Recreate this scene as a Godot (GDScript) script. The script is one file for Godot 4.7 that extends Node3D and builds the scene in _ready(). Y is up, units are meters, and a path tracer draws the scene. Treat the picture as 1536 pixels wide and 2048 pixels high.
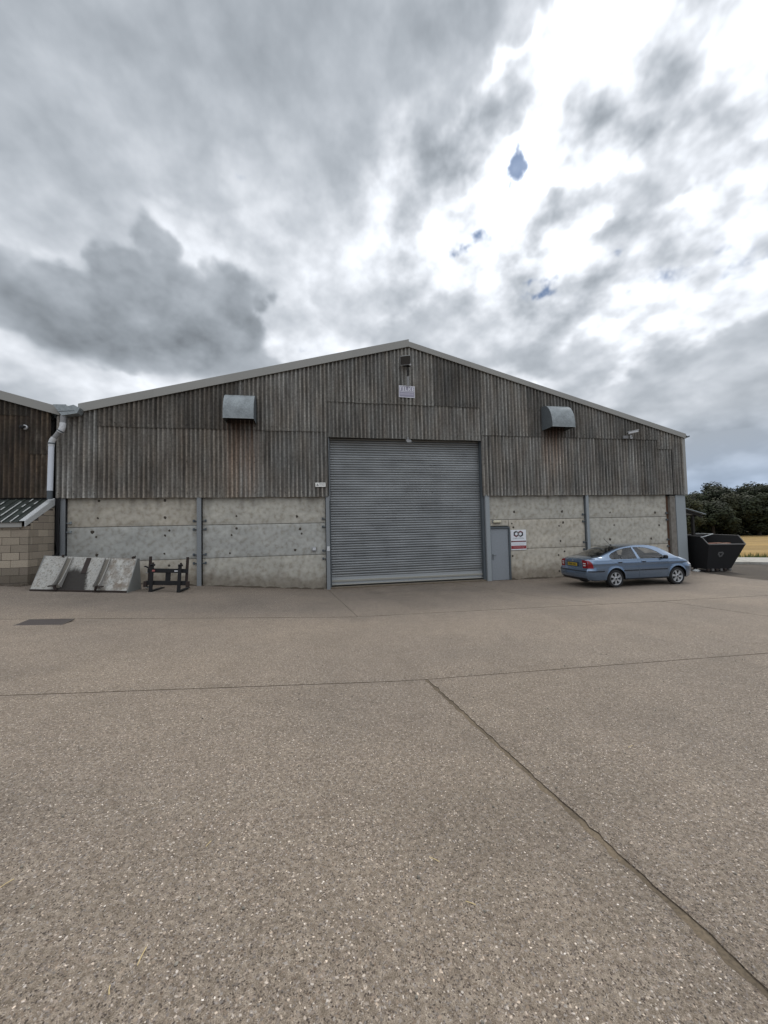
extends Node3D
# A farm barn across a concrete yard. Right is +x along the barn front, +z comes towards the camera, metres.

var M := {}                       # shared materials
var R := RandomNumberGenerator.new()
var fbm := FastNoiseLite.new()    # soft value noise used for wear and stains
var names := {}

# ---------------------------------------------------------------- geometry collector
class Geo:
	var V := PackedVector3Array()
	var N := PackedVector3Array()
	var U := PackedVector2Array()
	var C := PackedColorArray()
	var I := PackedInt32Array()
	var col := Color.WHITE

	func vert(p: Vector3, n: Vector3, uv := Vector2.ZERO, c := Color(-1, 0, 0)) -> int:
		V.append(p); N.append(n); U.append(uv)
		C.append(col if c.r < 0.0 else c)
		return V.size() - 1

	func face(a: int, b: int, c: int) -> void:   # counter-clockwise seen from outside
		I.append(a); I.append(c); I.append(b)

	func tri(a: Vector3, b: Vector3, c: Vector3) -> void:
		var n := (b - a).cross(c - a).normalized()
		face(vert(a, n), vert(b, n), vert(c, n))

	func quad(a: Vector3, b: Vector3, c: Vector3, d: Vector3) -> void:
		var n := (c - a).cross(d - b).normalized()
		var i := vert(a, n, Vector2(0, 1))
		vert(b, n, Vector2(1, 1)); vert(c, n, Vector2(1, 0)); vert(d, n, Vector2(0, 0))
		face(i, i + 1, i + 2); face(i, i + 2, i + 3)

	func quad_out(a: Vector3, b: Vector3, c: Vector3, d: Vector3, o: Vector3) -> void:
		if (c - a).cross(d - b).dot((a + b + c + d) / 4.0 - o) < 0.0:
			quad(d, c, b, a)
		else:
			quad(a, b, c, d)

	func tri_out(a: Vector3, b: Vector3, c: Vector3, o: Vector3) -> void:
		if (b - a).cross(c - a).dot((a + b + c) / 3.0 - o) < 0.0:
			tri(a, c, b)
		else:
			tri(a, b, c)

	func box(o: Vector3, s: Vector3, b := Basis(), bev := 0.0) -> void:
		var h := s * 0.5
		var e := minf(bev, minf(h.x, minf(h.y, h.z)) * 0.9)
		var sg := [-1.0, 1.0]
		var P := {}
		for x in sg:
			for y in sg:
				for z in sg:
					P[[x, y, z, 0]] = o + b * Vector3(x * h.x, y * (h.y - e), z * (h.z - e))
					P[[x, y, z, 1]] = o + b * Vector3(x * (h.x - e), y * h.y, z * (h.z - e))
					P[[x, y, z, 2]] = o + b * Vector3(x * (h.x - e), y * (h.y - e), z * h.z)
		for s1 in sg:
			quad_out(P[[s1, -1.0, -1.0, 0]], P[[s1, 1.0, -1.0, 0]], P[[s1, 1.0, 1.0, 0]], P[[s1, -1.0, 1.0, 0]], o)
			quad_out(P[[-1.0, s1, -1.0, 1]], P[[1.0, s1, -1.0, 1]], P[[1.0, s1, 1.0, 1]], P[[-1.0, s1, 1.0, 1]], o)
			quad_out(P[[-1.0, -1.0, s1, 2]], P[[1.0, -1.0, s1, 2]], P[[1.0, 1.0, s1, 2]], P[[-1.0, 1.0, s1, 2]], o)
		if e <= 0.0:
			return
		for s1 in sg:
			for s2 in sg:
				quad_out(P[[s1, s2, -1.0, 0]], P[[s1, s2, 1.0, 0]], P[[s1, s2, 1.0, 1]], P[[s1, s2, -1.0, 1]], o)
				quad_out(P[[s1, -1.0, s2, 0]], P[[s1, 1.0, s2, 0]], P[[s1, 1.0, s2, 2]], P[[s1, -1.0, s2, 2]], o)
				quad_out(P[[-1.0, s1, s2, 1]], P[[1.0, s1, s2, 1]], P[[1.0, s1, s2, 2]], P[[-1.0, s1, s2, 2]], o)
				for s3 in sg:
					tri_out(P[[s1, s2, s3, 0]], P[[s1, s2, s3, 1]], P[[s1, s2, s3, 2]], o)

	func bar(a: Vector3, b: Vector3, w: float, d: float, bev := 0.0) -> void:   # a straight bar from a to b
		var y := (b - a).normalized()
		var z := Vector3(0, 0, 1) if absf(y.z) < 0.9 else Vector3(0, 1, 0)
		var x := y.cross(z).normalized()
		z = x.cross(y)
		box((a + b) * 0.5, Vector3(w, (b - a).length(), d), Basis(x, y, z), bev)

	func prism(pts: PackedVector2Array, z0: float, z1: float, xf := Transform3D()) -> void:
		if Geometry2D.is_polygon_clockwise(pts):
			pts = pts.duplicate(); pts.reverse()
		var t := Geometry2D.triangulate_polygon(pts)
		for k in range(0, t.size(), 3):
			var a := pts[t[k]]; var b := pts[t[k + 1]]; var c := pts[t[k + 2]]
			if (b - a).cross(c - a) < 0.0:
				var s := b; b = c; c = s
			tri(xf * Vector3(a.x, a.y, z1), xf * Vector3(b.x, b.y, z1), xf * Vector3(c.x, c.y, z1))
			tri(xf * Vector3(a.x, a.y, z0), xf * Vector3(c.x, c.y, z0), xf * Vector3(b.x, b.y, z0))
		for k in pts.size():
			var a := pts[k]; var b := pts[(k + 1) % pts.size()]
			quad(xf * Vector3(a.x, a.y, z0), xf * Vector3(b.x, b.y, z0), xf * Vector3(b.x, b.y, z1), xf * Vector3(a.x, a.y, z1))

	func tube(path: Array, r: float, sides := 10, cap := true) -> void:
		var first := -1
		var up := Vector3(0, 0, 1)
		for k in path.size():
			var t: Vector3 = ((path[mini(k + 1, path.size() - 1)] as Vector3) - (path[maxi(k - 1, 0)] as Vector3)).normalized()
			if absf(t.dot(up)) > 0.95:
				up = Vector3(1, 0, 0)
			var x := up.cross(t).normalized()
			var y := t.cross(x)
			for s in sides:
				var a := TAU * s / sides
				var n := x * cos(a) + y * sin(a)
				var i := vert((path[k] as Vector3) + n * r, n)
				if first < 0: first = i
			if k > 0:
				for s in sides:
					var a0 := first + (k - 1) * sides + s
					var a1 := first + (k - 1) * sides + (s + 1) % sides
					face(a0, a1, a1 + sides); face(a0, a1 + sides, a0 + sides)
		if cap:
			for e in [0, path.size() - 1]:
				var i0: int = first + e * sides
				for s in range(1, sides - 1):
					tri_out(V[i0], V[i0 + s], V[i0 + s + 1], path[1] if e == 0 else path[path.size() - 2])

	func lathe(prof: PackedVector2Array, xf: Transform3D, segs := 24) -> void:   # (radius, height along y)
		var first := V.size()
		for k in prof.size():
			var t := (prof[mini(k + 1, prof.size() - 1)] - prof[maxi(k - 1, 0)]).normalized()
			for s in segs + 1:
				var a := TAU * s / segs
				var n := (Vector3(cos(a) * t.y, -t.x, sin(a) * t.y)).normalized()
				vert(xf * Vector3(cos(a) * prof[k].x, prof[k].y, sin(a) * prof[k].x), (xf.basis * n).normalized())
			if k > 0:
				for s in segs:
					var a0 := first + (k - 1) * (segs + 1) + s
					face(a0, a0 + segs + 1, a0 + 1); face(a0 + 1, a0 + segs + 1, a0 + segs + 2)

	func grid(nu: int, nv: int, f: Callable, cf = null) -> void:   # f(u, v) -> Vector3; u to the right and v up give an outward face
		var first := V.size()
		var P := PackedVector3Array()
		P.resize((nu + 1) * (nv + 1))
		for j in nv + 1:
			for i in nu + 1:
				P[j * (nu + 1) + i] = f.call(float(i) / nu, float(j) / nv)
		for j in nv + 1:
			for i in nu + 1:
				var p := P[j * (nu + 1) + i]
				var dx := P[j * (nu + 1) + mini(i + 1, nu)] - P[j * (nu + 1) + maxi(i - 1, 0)]
				var dy := P[mini(j + 1, nv) * (nu + 1) + i] - P[maxi(j - 1, 0) * (nu + 1) + i]
				vert(p, dx.cross(dy).normalized(), Vector2(float(i) / nu, 1.0 - float(j) / nv), cf.call(p, float(i) / nu, float(j) / nv) if cf != null else Color(-1, 0, 0))
		for j in nv:
			for i in nu:
				var a := first + j * (nu + 1) + i
				face(a, a + 1, a + nu + 2); face(a, a + nu + 2, a + nu + 1)

	func mesh() -> ArrayMesh:
		var arr := []
		arr.resize(Mesh.ARRAY_MAX)
		arr[Mesh.ARRAY_VERTEX] = V; arr[Mesh.ARRAY_NORMAL] = N; arr[Mesh.ARRAY_TEX_UV] = U
		arr[Mesh.ARRAY_COLOR] = C; arr[Mesh.ARRAY_INDEX] = I
		var m := ArrayMesh.new()
		m.add_surface_from_arrays(Mesh.PRIMITIVE_TRIANGLES, arr)
		return m

# ---------------------------------------------------------------- naming and placing
func numbered(called: String) -> String:
	var n: int = names.get(called, 0)
	names[called] = n + 1
	return called if n == 0 else "%s_%03d" % [called, n]

func tag(o: Node, label: String, category := "", group := "") -> Node:
	if label: o.set_meta("label", label)
	if category: o.set_meta("category", category)
	if group: o.set_meta("group", group)
	return o

func thing(called: String, label: String, category: String, at := Vector3.ZERO, turn := 0.0, group := "") -> Node3D:
	var o := Node3D.new()
	o.name = numbered(called)
	add_child(o)
	o.position = at
	o.rotation.y = turn
	tag(o, label, category, group)
	return o

func put(called: String, mesh: Mesh, mat: Material, parent: Node = null) -> MeshInstance3D:
	var o := MeshInstance3D.new()
	o.mesh = mesh
	o.material_override = mat
	if parent == null:
		o.name = numbered(called)
		add_child(o)
	else:
		o.name = called
		parent.add_child(o, true)
	return o

func obj(called: String, g: Geo, mat: Material, parent: Node = null) -> MeshInstance3D:
	return put(called, g.mesh(), mat, parent)

func struct(called: String, g: Geo, mat: Material) -> MeshInstance3D:
	var o := obj(called, g, mat)
	o.set_meta("kind", "structure")
	return o

func text(parent: Node, called: String, words: String, size: float, at: Vector3, mat: Material, bold := true, squeeze := 1.0, turn := 0.0) -> MeshInstance3D:
	var t := TextMesh.new()
	var f := SystemFont.new()
	f.font_names = PackedStringArray(["Droid Sans"])
	f.font_weight = 700 if bold else 400
	t.font = f
	t.text = words
	t.font_size = 64
	t.pixel_size = size / 46.0
	t.depth = 0.003
	t.curve_step = 4.0
	var o := put(called, t, mat, parent)
	o.position = at
	o.rotation.y = turn
	o.scale = Vector3(squeeze, 1, 1)
	return o

# ---------------------------------------------------------------- materials
func lin(r: float, g: float, b: float) -> Color:
	return Color(r, g, b).linear_to_srgb()

func noise_tex(seed_: int, freq: float, stops: Array, size := 512, octaves := 5, kind := FastNoiseLite.TYPE_SIMPLEX_SMOOTH, stretch := 1) -> NoiseTexture2D:
	var n := FastNoiseLite.new()
	n.seed = seed_; n.noise_type = kind; n.frequency = freq
	n.fractal_octaves = octaves
	n.fractal_type = FastNoiseLite.FRACTAL_FBM if octaves > 1 else FastNoiseLite.FRACTAL_NONE
	if kind == FastNoiseLite.TYPE_CELLULAR:
		n.cellular_return_type = FastNoiseLite.RETURN_CELL_VALUE
	var t := NoiseTexture2D.new()
	t.width = size; t.height = size * stretch
	t.seamless = true; t.noise = n
	if stops:
		var gr := Gradient.new()
		gr.offsets = PackedFloat32Array(stops.map(func(s): return s[0]))
		gr.colors = PackedColorArray(stops.map(func(s): return s[1]))
		t.color_ramp = gr
	return t

func mat(called: String, c: Color, rough := 0.8, metal := 0.0, tex: Texture2D = null, per_metre := 1.0, bump: Texture2D = null, bump_cm := 0.0, world := true) -> StandardMaterial3D:
	var m := StandardMaterial3D.new()
	m.resource_name = called
	m.albedo_color = c
	m.roughness = rough
	m.metallic = metal
	m.vertex_color_use_as_albedo = true
	if tex or bump:
		m.uv1_triplanar = true
		m.uv1_world_triplanar = world
		m.uv1_triplanar_sharpness = 4.0
		m.uv1_scale = Vector3.ONE * per_metre
	if tex:
		m.albedo_texture = tex
	if bump:
		m.heightmap_enabled = true
		m.heightmap_texture = bump
		m.heightmap_scale = bump_cm
	M[called] = m
	return m

func gray(v: float) -> Color:
	return Color(v, v, v)

# ---------------------------------------------------------------- the lie of the yard
func smooth(a: float, b: float, x: float) -> float:
	var t := clampf((x - a) / (b - a), 0.0, 1.0)
	return t * t * (3.0 - 2.0 * t)

func ground_y(x: float, z: float) -> float:
	var zz := clampf(z, 0.0, 15.5)
	var y := -0.60 + 0.0414 * zz
	y -= 0.075 * smooth(0, 3, zz) * (1.0 - smooth(3, 7, zz)) * smooth(4, 8, x)
	var d := maxf(0.0, 0.66 + 0.067 * z - x)
	var s := 0.062 + 0.020 * (1.0 - smooth(0, 6, zz))
	return y + minf(0.75, s * (sqrt(d * d + 0.04) - 0.2))

func _ready() -> void:
	R.seed = 7
	fbm.seed = 3; fbm.frequency = 1.0; fbm.fractal_type = FastNoiseLite.FRACTAL_FBM; fbm.fractal_octaves = 4
	var cam := Camera3D.new()
	cam.name = "camera"
	add_child(cam)
	cam.transform = Transform3D(Basis(Vector3(0.981385, -0.022368, 0.190746), Vector3(0.01361, 0.998797, 0.047101), Vector3(-0.19157, -0.043628, 0.980509)).orthonormalized(), Vector3(0, 1.6, 14.5))
	cam.fov = 106.18
	cam.near = 0.05; cam.far = 1500.0
	cam.current = true

	var env := Environment.new()
	env.tonemap_mode = Environment.TONE_MAPPER_LINEAR
	env.tonemap_exposure = EXPOSURE
	env.sdfgi_enabled = true; env.ssao_enabled = true; env.ssil_enabled = true
	env.background_mode = Environment.BG_SKY
	var sky := Sky.new()
	var pano := PanoramaSkyMaterial.new()
	pano.panorama = cloud_panorama()
	pano.energy_multiplier = 1.08
	sky.sky_material = pano
	env.sky = sky
	var we := WorldEnvironment.new()
	we.name = "daylight"
	we.environment = env
	add_child(we)

	var sun := DirectionalLight3D.new()
	sun.name = "veiled_sun"
	sun.light_energy = 0.42
	sun.light_angular_distance = 14.0
	sun.light_color = Color(1.0, 0.97, 0.92)
	sun.shadow_enabled = true
	add_child(sun)
	sun.look_at_from_position(Vector3.ZERO, -direction(47.6, 46.0), Vector3.UP)

	make_materials()
	build_ground()
	build_barn()
	build_left_barn()
	build_lean_to()
	build_shelter()
	build_wood()
	build_fittings()
	build_signs()
	build_bucket()
	build_fork_frame()
	build_skip()
	build_car()
	build_litter()

const EXPOSURE := 1.1

func direction(az: float, el: float) -> Vector3:
	var a := deg_to_rad(az); var e := deg_to_rad(el)
	return Vector3(sin(a) * cos(e), sin(e), -cos(a) * cos(e))

# ---------------------------------------------------------------- the sky: broken cloud, brightest where the sun stands behind it
# each cloud: bearing (degrees right of the barn's axis), height, half width, half height, brightness
const CLOUDS := [
	[-24.3, 46.4, 17.2, 7.4, 0.37],
	[-32.1, 36.3, 7.5, 4.2, 0.41],
	[1.2, 53.6, 10.5, 4.1, 0.33],
	[4.0, 48.3, 5.6, 5.4, 0.39],
	[-12.5, 48.3, 6.9, 4.0, 0.43],
	[-3.6, 43.8, 6.4, 2.5, 0.47],
	[-18.7, 40.9, 9.4, 2.4, 0.51],
	[-28.1, 34.2, 7.5, 2.1, 0.56],
	[-30.3, 30.8, 4.5, 2.2, 0.58],
	[-13.2, 36.1, 4.8, 2.8, 0.67],
	[-5.1, 35.9, 3.5, 3.5, 0.69],
	[-25.7, 34.2, 2.6, 1.7, 0.61],
	[-9.2, 42.2, 3.1, 2.1, 0.70],
	[2.3, 40.4, 6.9, 3.2, 0.54],
	[-28.9, 24.3, 5.2, 3.7, 0.28],
	[-20.4, 28.0, 5.6, 4.7, 0.31],
	[-21.0, 32.4, 2.5, 3.3, 0.35],
	[-21.3, 34.6, 1.3, 1.2, 0.48],
	[-25.9, 30.5, 1.5, 2.0, 0.37],
	[-15.1, 26.4, 7.3, 4.2, 0.30],
	[-10.0, 30.5, 2.9, 2.4, 0.33],
	[-5.5, 30.6, 1.3, 1.1, 0.40],
	[-12.0, 32.6, 1.7, 1.2, 0.39],
	[-23.1, 22.6, 9.4, 2.5, 0.33],
	[-13.3, 22.6, 8.8, 2.4, 0.36],
	[-32.0, 26.6, 2.8, 2.7, 0.38],
	[-32.6, 17.7, 3.5, 2.0, 0.65],
	[-27.0, 17.9, 4.1, 1.4, 0.67],
	[-3.8, 30.8, 3.1, 2.8, 0.69],
	[2.7, 25.9, 4.0, 1.6, 0.74],
	[6.6, 30.8, 3.3, 4.0, 0.67],
	[17.8, 44.3, 5.5, 4.5, 0.56],
	[14.4, 35.7, 9.9, 4.7, 0.66],
	[21.3, 50.6, 4.4, 3.6, 0.40],
	[30.3, 52.8, 4.9, 2.3, 0.45],
	[12.8, 51.8, 3.4, 3.2, 0.40],
	[30.6, 46.7, 3.0, 1.8, 0.56],
	[24.6, 44.8, 3.2, 2.0, 0.82],
	[34.1, 47.9, 2.8, 1.0, 0.94],
	[45.5, 45.6, 7.1, 4.9, 0.90],
	[56.1, 41.4, 3.2, 4.4, 0.86],
	[52.2, 46.1, 2.6, 1.7, 0.56],
	[50.2, 45.8, 1.5, 1.5, 0.69],
	[49.0, 36.9, 4.7, 2.2, 0.52],
	[51.6, 39.2, 2.4, 1.3, 0.58],
	[41.4, 43.5, 2.3, 1.5, 0.66],
	[56.4, 34.1, 3.0, 1.5, 0.71],
	[35.5, 28.6, 13.1, 4.9, 0.67],
	[53.3, 30.5, 6.1, 2.6, 0.74],
	[55.4, 31.7, 2.7, 1.6, 0.69],
	[39.1, 36.8, 4.1, 2.2, 0.70],
	[46.2, 31.8, 3.3, 2.3, 0.61],
	[53.4, 25.4, 4.9, 3.3, 0.71],
	[44.4, 28.5, 4.0, 1.5, 0.67],
	[54.9, 23.0, 2.4, 1.9, 0.67],
	[21.6, 27.2, 8.5, 3.0, 0.47],
	[29.3, 23.9, 6.3, 2.4, 0.49],
	[37.0, 20.8, 4.7, 2.1, 0.47],
	[27.5, 29.5, 3.7, 1.7, 0.61],
	[35.9, 23.4, 2.1, 1.5, 0.70],
	[41.3, 22.3, 3.2, 1.7, 0.56],
	[48.2, 22.7, 4.7, 1.6, 0.76],
	[43.6, 24.5, 4.6, 1.3, 0.78],
	[55.5, 18.9, 4.3, 2.2, 0.43],
	[51.2, 17.0, 5.3, 3.2, 0.47],
	[54.4, 13.0, 5.2, 3.1, 0.44],
	[46.3, 14.8, 4.0, 2.3, 0.45],
	[39.9, 16.6, 4.5, 1.8, 0.51],
	[52.9, 7.9, 6.3, 2.2, 0.39],
	[46.1, 10.1, 4.0, 1.8, 0.53],
	[54.8, 4.4, 7.8, 1.3, 0.45],
	[52.4, 6.0, 3.4, 0.7, 0.53]
]
const GAPS := [[32.1, 41.8, 0.95, 1.15, 0.95], [32.2, 43.6, 0.5, 1.0, 0.55], [31.2, 40.4, 0.6, 0.5, 0.5], [24.0, 36.0, 1.5, 0.6, 0.6], [26.4, 37.2, 1.0, 0.5, 0.6], [22.6, 35.4, 0.7, 0.5, 0.4], [34.8, 29.7, 2.2, 0.9, 0.55], [36.4, 30.6, 1.4, 0.6, 0.45], [33.4, 31.2, 1.0, 0.5, 0.45], [-8.7, 42.2, 0.7, 0.45, 0.36], [-0.2, 25.4, 1.0, 0.6, 0.34], [44.0, 31.0, 1.2, 0.4, 0.4], [29.2, 36.4, 1.4, 0.7, 0.4], [52.0, 28.0, 5.0, 1.6, 0.22], [46.0, 27.5, 4.0, 1.0, 0.2], [56.0, 26.0, 4.0, 1.6, 0.25]]

# the heaped cloud low on the left, as overlapping heads: bearing, height, radius
const HEAP := [[-21.0, 34.3, 1.8], [-21.3, 35.6, 0.9], [-18.7, 33.2, 1.7], [-25.7, 30.8, 1.5], [-26.4, 31.8, 0.8], [-23.6, 30.0, 2.9], [-28.9, 26.0, 3.4], [-31.9, 24.5, 2.4], [-28.0, 23.3, 4.3], [-22.6, 26.2, 4.7], [-16.9, 28.8, 3.2], [-10.0, 31.7, 1.9], [-11.4, 32.9, 0.9],
	[-8.5, 32.7, 0.9], [-5.0, 31.1, 0.9], [-6.5, 30.1, 1.3], [-12.6, 27.9, 3.9], [-18.7, 23.8, 5.0], [-9.3, 26.7, 3.5], [-24.1, 22.6, 3.6], [-14.5, 23.6, 4.0], [-32.7, 22.6, 1.7], [-30.5, 27.1, 1.6]]

func cloud_panorama() -> ImageTexture:
	# a coarse field of cloud brightness first ...
	var cw := 720; var ch := 180
	var field := PackedFloat32Array(); field.resize(cw * ch)
	var gaps := PackedFloat32Array(); gaps.resize(cw * ch)
	var sun := direction(47.6, 46.0)
	var broad := FastNoiseLite.new()
	broad.seed = 21; broad.frequency = 0.9; broad.fractal_octaves = 3
	for j in ch:
		var el := 90.0 * (1.0 - (j + 0.5) / ch)
		for i in cw:
			var az := (i + 0.5) / cw * 360.0 - 180.0
			var d := direction(az, el)
			var k := Vector2(d.x, d.z) / (d.y + 0.25)
			var toward := maxf(0.0, d.dot(sun))
			var back := (1.05 + 0.42 * broad.get_noise_2d(k.x, k.y) + 0.35 * pow(toward, 6.0)) * lerpf(0.52, 1.0, smooth(6.0, 38.0, el))
			var sw := 0.10
			var s := back * sw
			if az > -75.0 and az < 95.0:
				for c in CLOUDS:
					var dx: float = (az - c[0]) * cos(deg_to_rad(el)) / c[2]
					if dx > 1.9 or dx < -1.9: continue
					var dy: float = (el - c[1]) / c[3]
					if dy > 1.9 or dy < -1.9: continue
					var r2 := dx * dx + dy * dy
					var w := exp(-r2 * r2 * r2 * 0.7) + 0.06 * exp(-r2)
					s += w * c[4]; sw += w
				var gsum := 0.0
				for c in GAPS:
					var dx: float = (az - c[0]) * cos(deg_to_rad(el)) / c[2]
					var dy: float = (el - c[1]) / c[3]
					var r2 := dx * dx + dy * dy
					if r2 < 4.0: gsum += exp(-r2) * c[4]
				gaps[j * cw + i] = gsum
			field[j * cw + i] = s / sw
	# ... then the same field seen through drifting noise, which gives it ragged edges and inner structure
	var w := 2560; var h := 1280
	var warp := FastNoiseLite.new()
	warp.seed = 5; warp.frequency = 3.4; warp.fractal_octaves = 6; warp.fractal_gain = 0.56
	var warp2 := FastNoiseLite.new()
	warp2.seed = 9; warp2.frequency = 3.4; warp2.fractal_octaves = 6; warp2.fractal_gain = 0.56
	var puff := FastNoiseLite.new()
	puff.seed = 14; puff.frequency = 6.0; puff.fractal_octaves = 6; puff.fractal_gain = 0.56
	var billow := FastNoiseLite.new()
	billow.seed = 23; billow.frequency = 9.0; billow.fractal_octaves = 4; billow.fractal_type = FastNoiseLite.FRACTAL_RIDGED
	var shred := FastNoiseLite.new()
	shred.seed = 77; shred.frequency = 19.0; shred.fractal_octaves = 5; shred.fractal_gain = 0.62
	var data := PackedFloat32Array(); data.resize(w * h * 3)
	var hh := h / 2
	for j in hh:
		var el := 90.0 * (1.0 - (j + 0.5) / hh)
		var sy := sin(deg_to_rad(el)); var cy := cos(deg_to_rad(el))
		var low := smooth(14.0, 0.0, el)
		var up := 0.9 * pow(sy, 0.72)          # cloud flattens towards the horizon
		for i in w:
			var a := wrapf((i + 0.5) / w * TAU, -PI, PI)
			var px := sin(a) * cy; var pz := -cos(a) * cy
			var n1 := warp.get_noise_3d(px, up * 1.5, pz)
			var n2 := warp2.get_noise_3d(px, up * 1.5, pz)
			var nb := billow.get_noise_3d(px, up * 1.6, pz)
			var fx := (a / TAU + 0.5) * cw + (n1 * 6.0 + nb * 1.5) / maxf(cy, 0.3) - 0.5
			var fy := (j + 0.5) / hh * ch + n2 * 5.5 + nb * 1.8 - 0.5
			var x0 := int(floor(fx)); var y0 := clampi(int(floor(fy)), 0, ch - 2)
			var tx := fx - x0; var ty := clampf(fy - y0, 0.0, 1.0)
			var xa := posmod(x0, cw); var xb := posmod(x0 + 1, cw)
			var p := y0 * cw
			var l := lerpf(lerpf(field[p + xa], field[p + xb], tx), lerpf(field[p + cw + xa], field[p + cw + xb], tx), ty)
			var gx := (a / TAU + 0.5) * cw + (n1 * 1.6) / maxf(cy, 0.3)
			var gy := clampf((j + 0.5) / hh * ch + n2 * 1.6 - 0.5, 0.0, ch - 2.0)
			var gi := int(gx); var gj := int(gy)
			var gp := gj * cw + mini(posmod(gi, cw), cw - 2)
			var g := lerpf(lerpf(gaps[gp], gaps[gp + 1], gx - gi), lerpf(gaps[gp + cw], gaps[gp + cw + 1], gx - gi), gy - gj)
			var n3 := puff.get_noise_3d(px, up * 1.9, pz)
			var bright := maxf(0.0, px * sun.x + sy * sun.y + pz * sun.z)
			l *= exp(n3 * (0.34 + lerpf(0.22, 1.05, smooth(0.80, 0.97, bright)) * smooth(0.35, 0.8, l)) - (nb + 0.2) * 0.08)
			if el > 14.0 and el < 39.0 and a > -0.70 and a < 0.03:
				var wx := rad_to_deg(a) + 0.9 * n1 + 0.35 * nb; var wy := el + 0.9 * n2 + 0.35 * nb
				var m := -9.0
				for c in HEAP:
					var dx: float = (wx - c[0]) * cy; var dy: float = wy - c[1]
					m = maxf(m, c[2] - sqrt(dx * dx + dy * dy))
				# crisp heads above, the base melting into the murk
				var soft := lerpf(2.6, 0.8, smooth(21.0, 27.0, wy))
				var ns := shred.get_noise_3d(px, sy, pz)
				m = smooth(-0.25 * soft, soft, m + 0.7 * n3 + 0.75 * ns) * smooth(18.0, 22.0, wy + n2 * 2.0)
				var lit := 0.300 + 0.065 * smooth(24.0, 34.5, wy) + 0.16 * n3 - 0.05 * nb + 0.03 * ns
				l = lerpf(l, lit, 0.92 * m)
			if g > 0.02: g = 0.90 * smooth(0.12, 0.95, g + (0.7 * n3 + 1.15 * shred.get_noise_3d(px, sy * 1.3, pz)) * minf(1.0, g * 2.4))
			# thick cloud is a cool grey, thin cloud white; far cloud low down takes the blue of the air
			var t := smooth(0.2, 0.75, l)
			var r := l * lerpf(0.90, 0.955, t); var gg := l; var b := l * lerpf(1.115, 1.07, t)
			r = lerpf(r, r * 0.80, low); gg = lerpf(gg, gg * 0.93, low); b = lerpf(b, b * 1.12, low)
			r = lerpf(r, 0.075, g); gg = lerpf(gg, 0.145, g); b = lerpf(b, 0.29, g)
			var q := (j * w + i) * 3
			data[q] = r; data[q + 1] = gg; data[q + 2] = b
	for j in range(hh, h):
		for i in w:
			var q := (j * w + i) * 3
			data[q] = 0.17; data[q + 1] = 0.155; data[q + 2] = 0.14
	return ImageTexture.create_from_image(Image.create_from_data(w, h, false, Image.FORMAT_RGBF, data.to_byte_array()))

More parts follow.
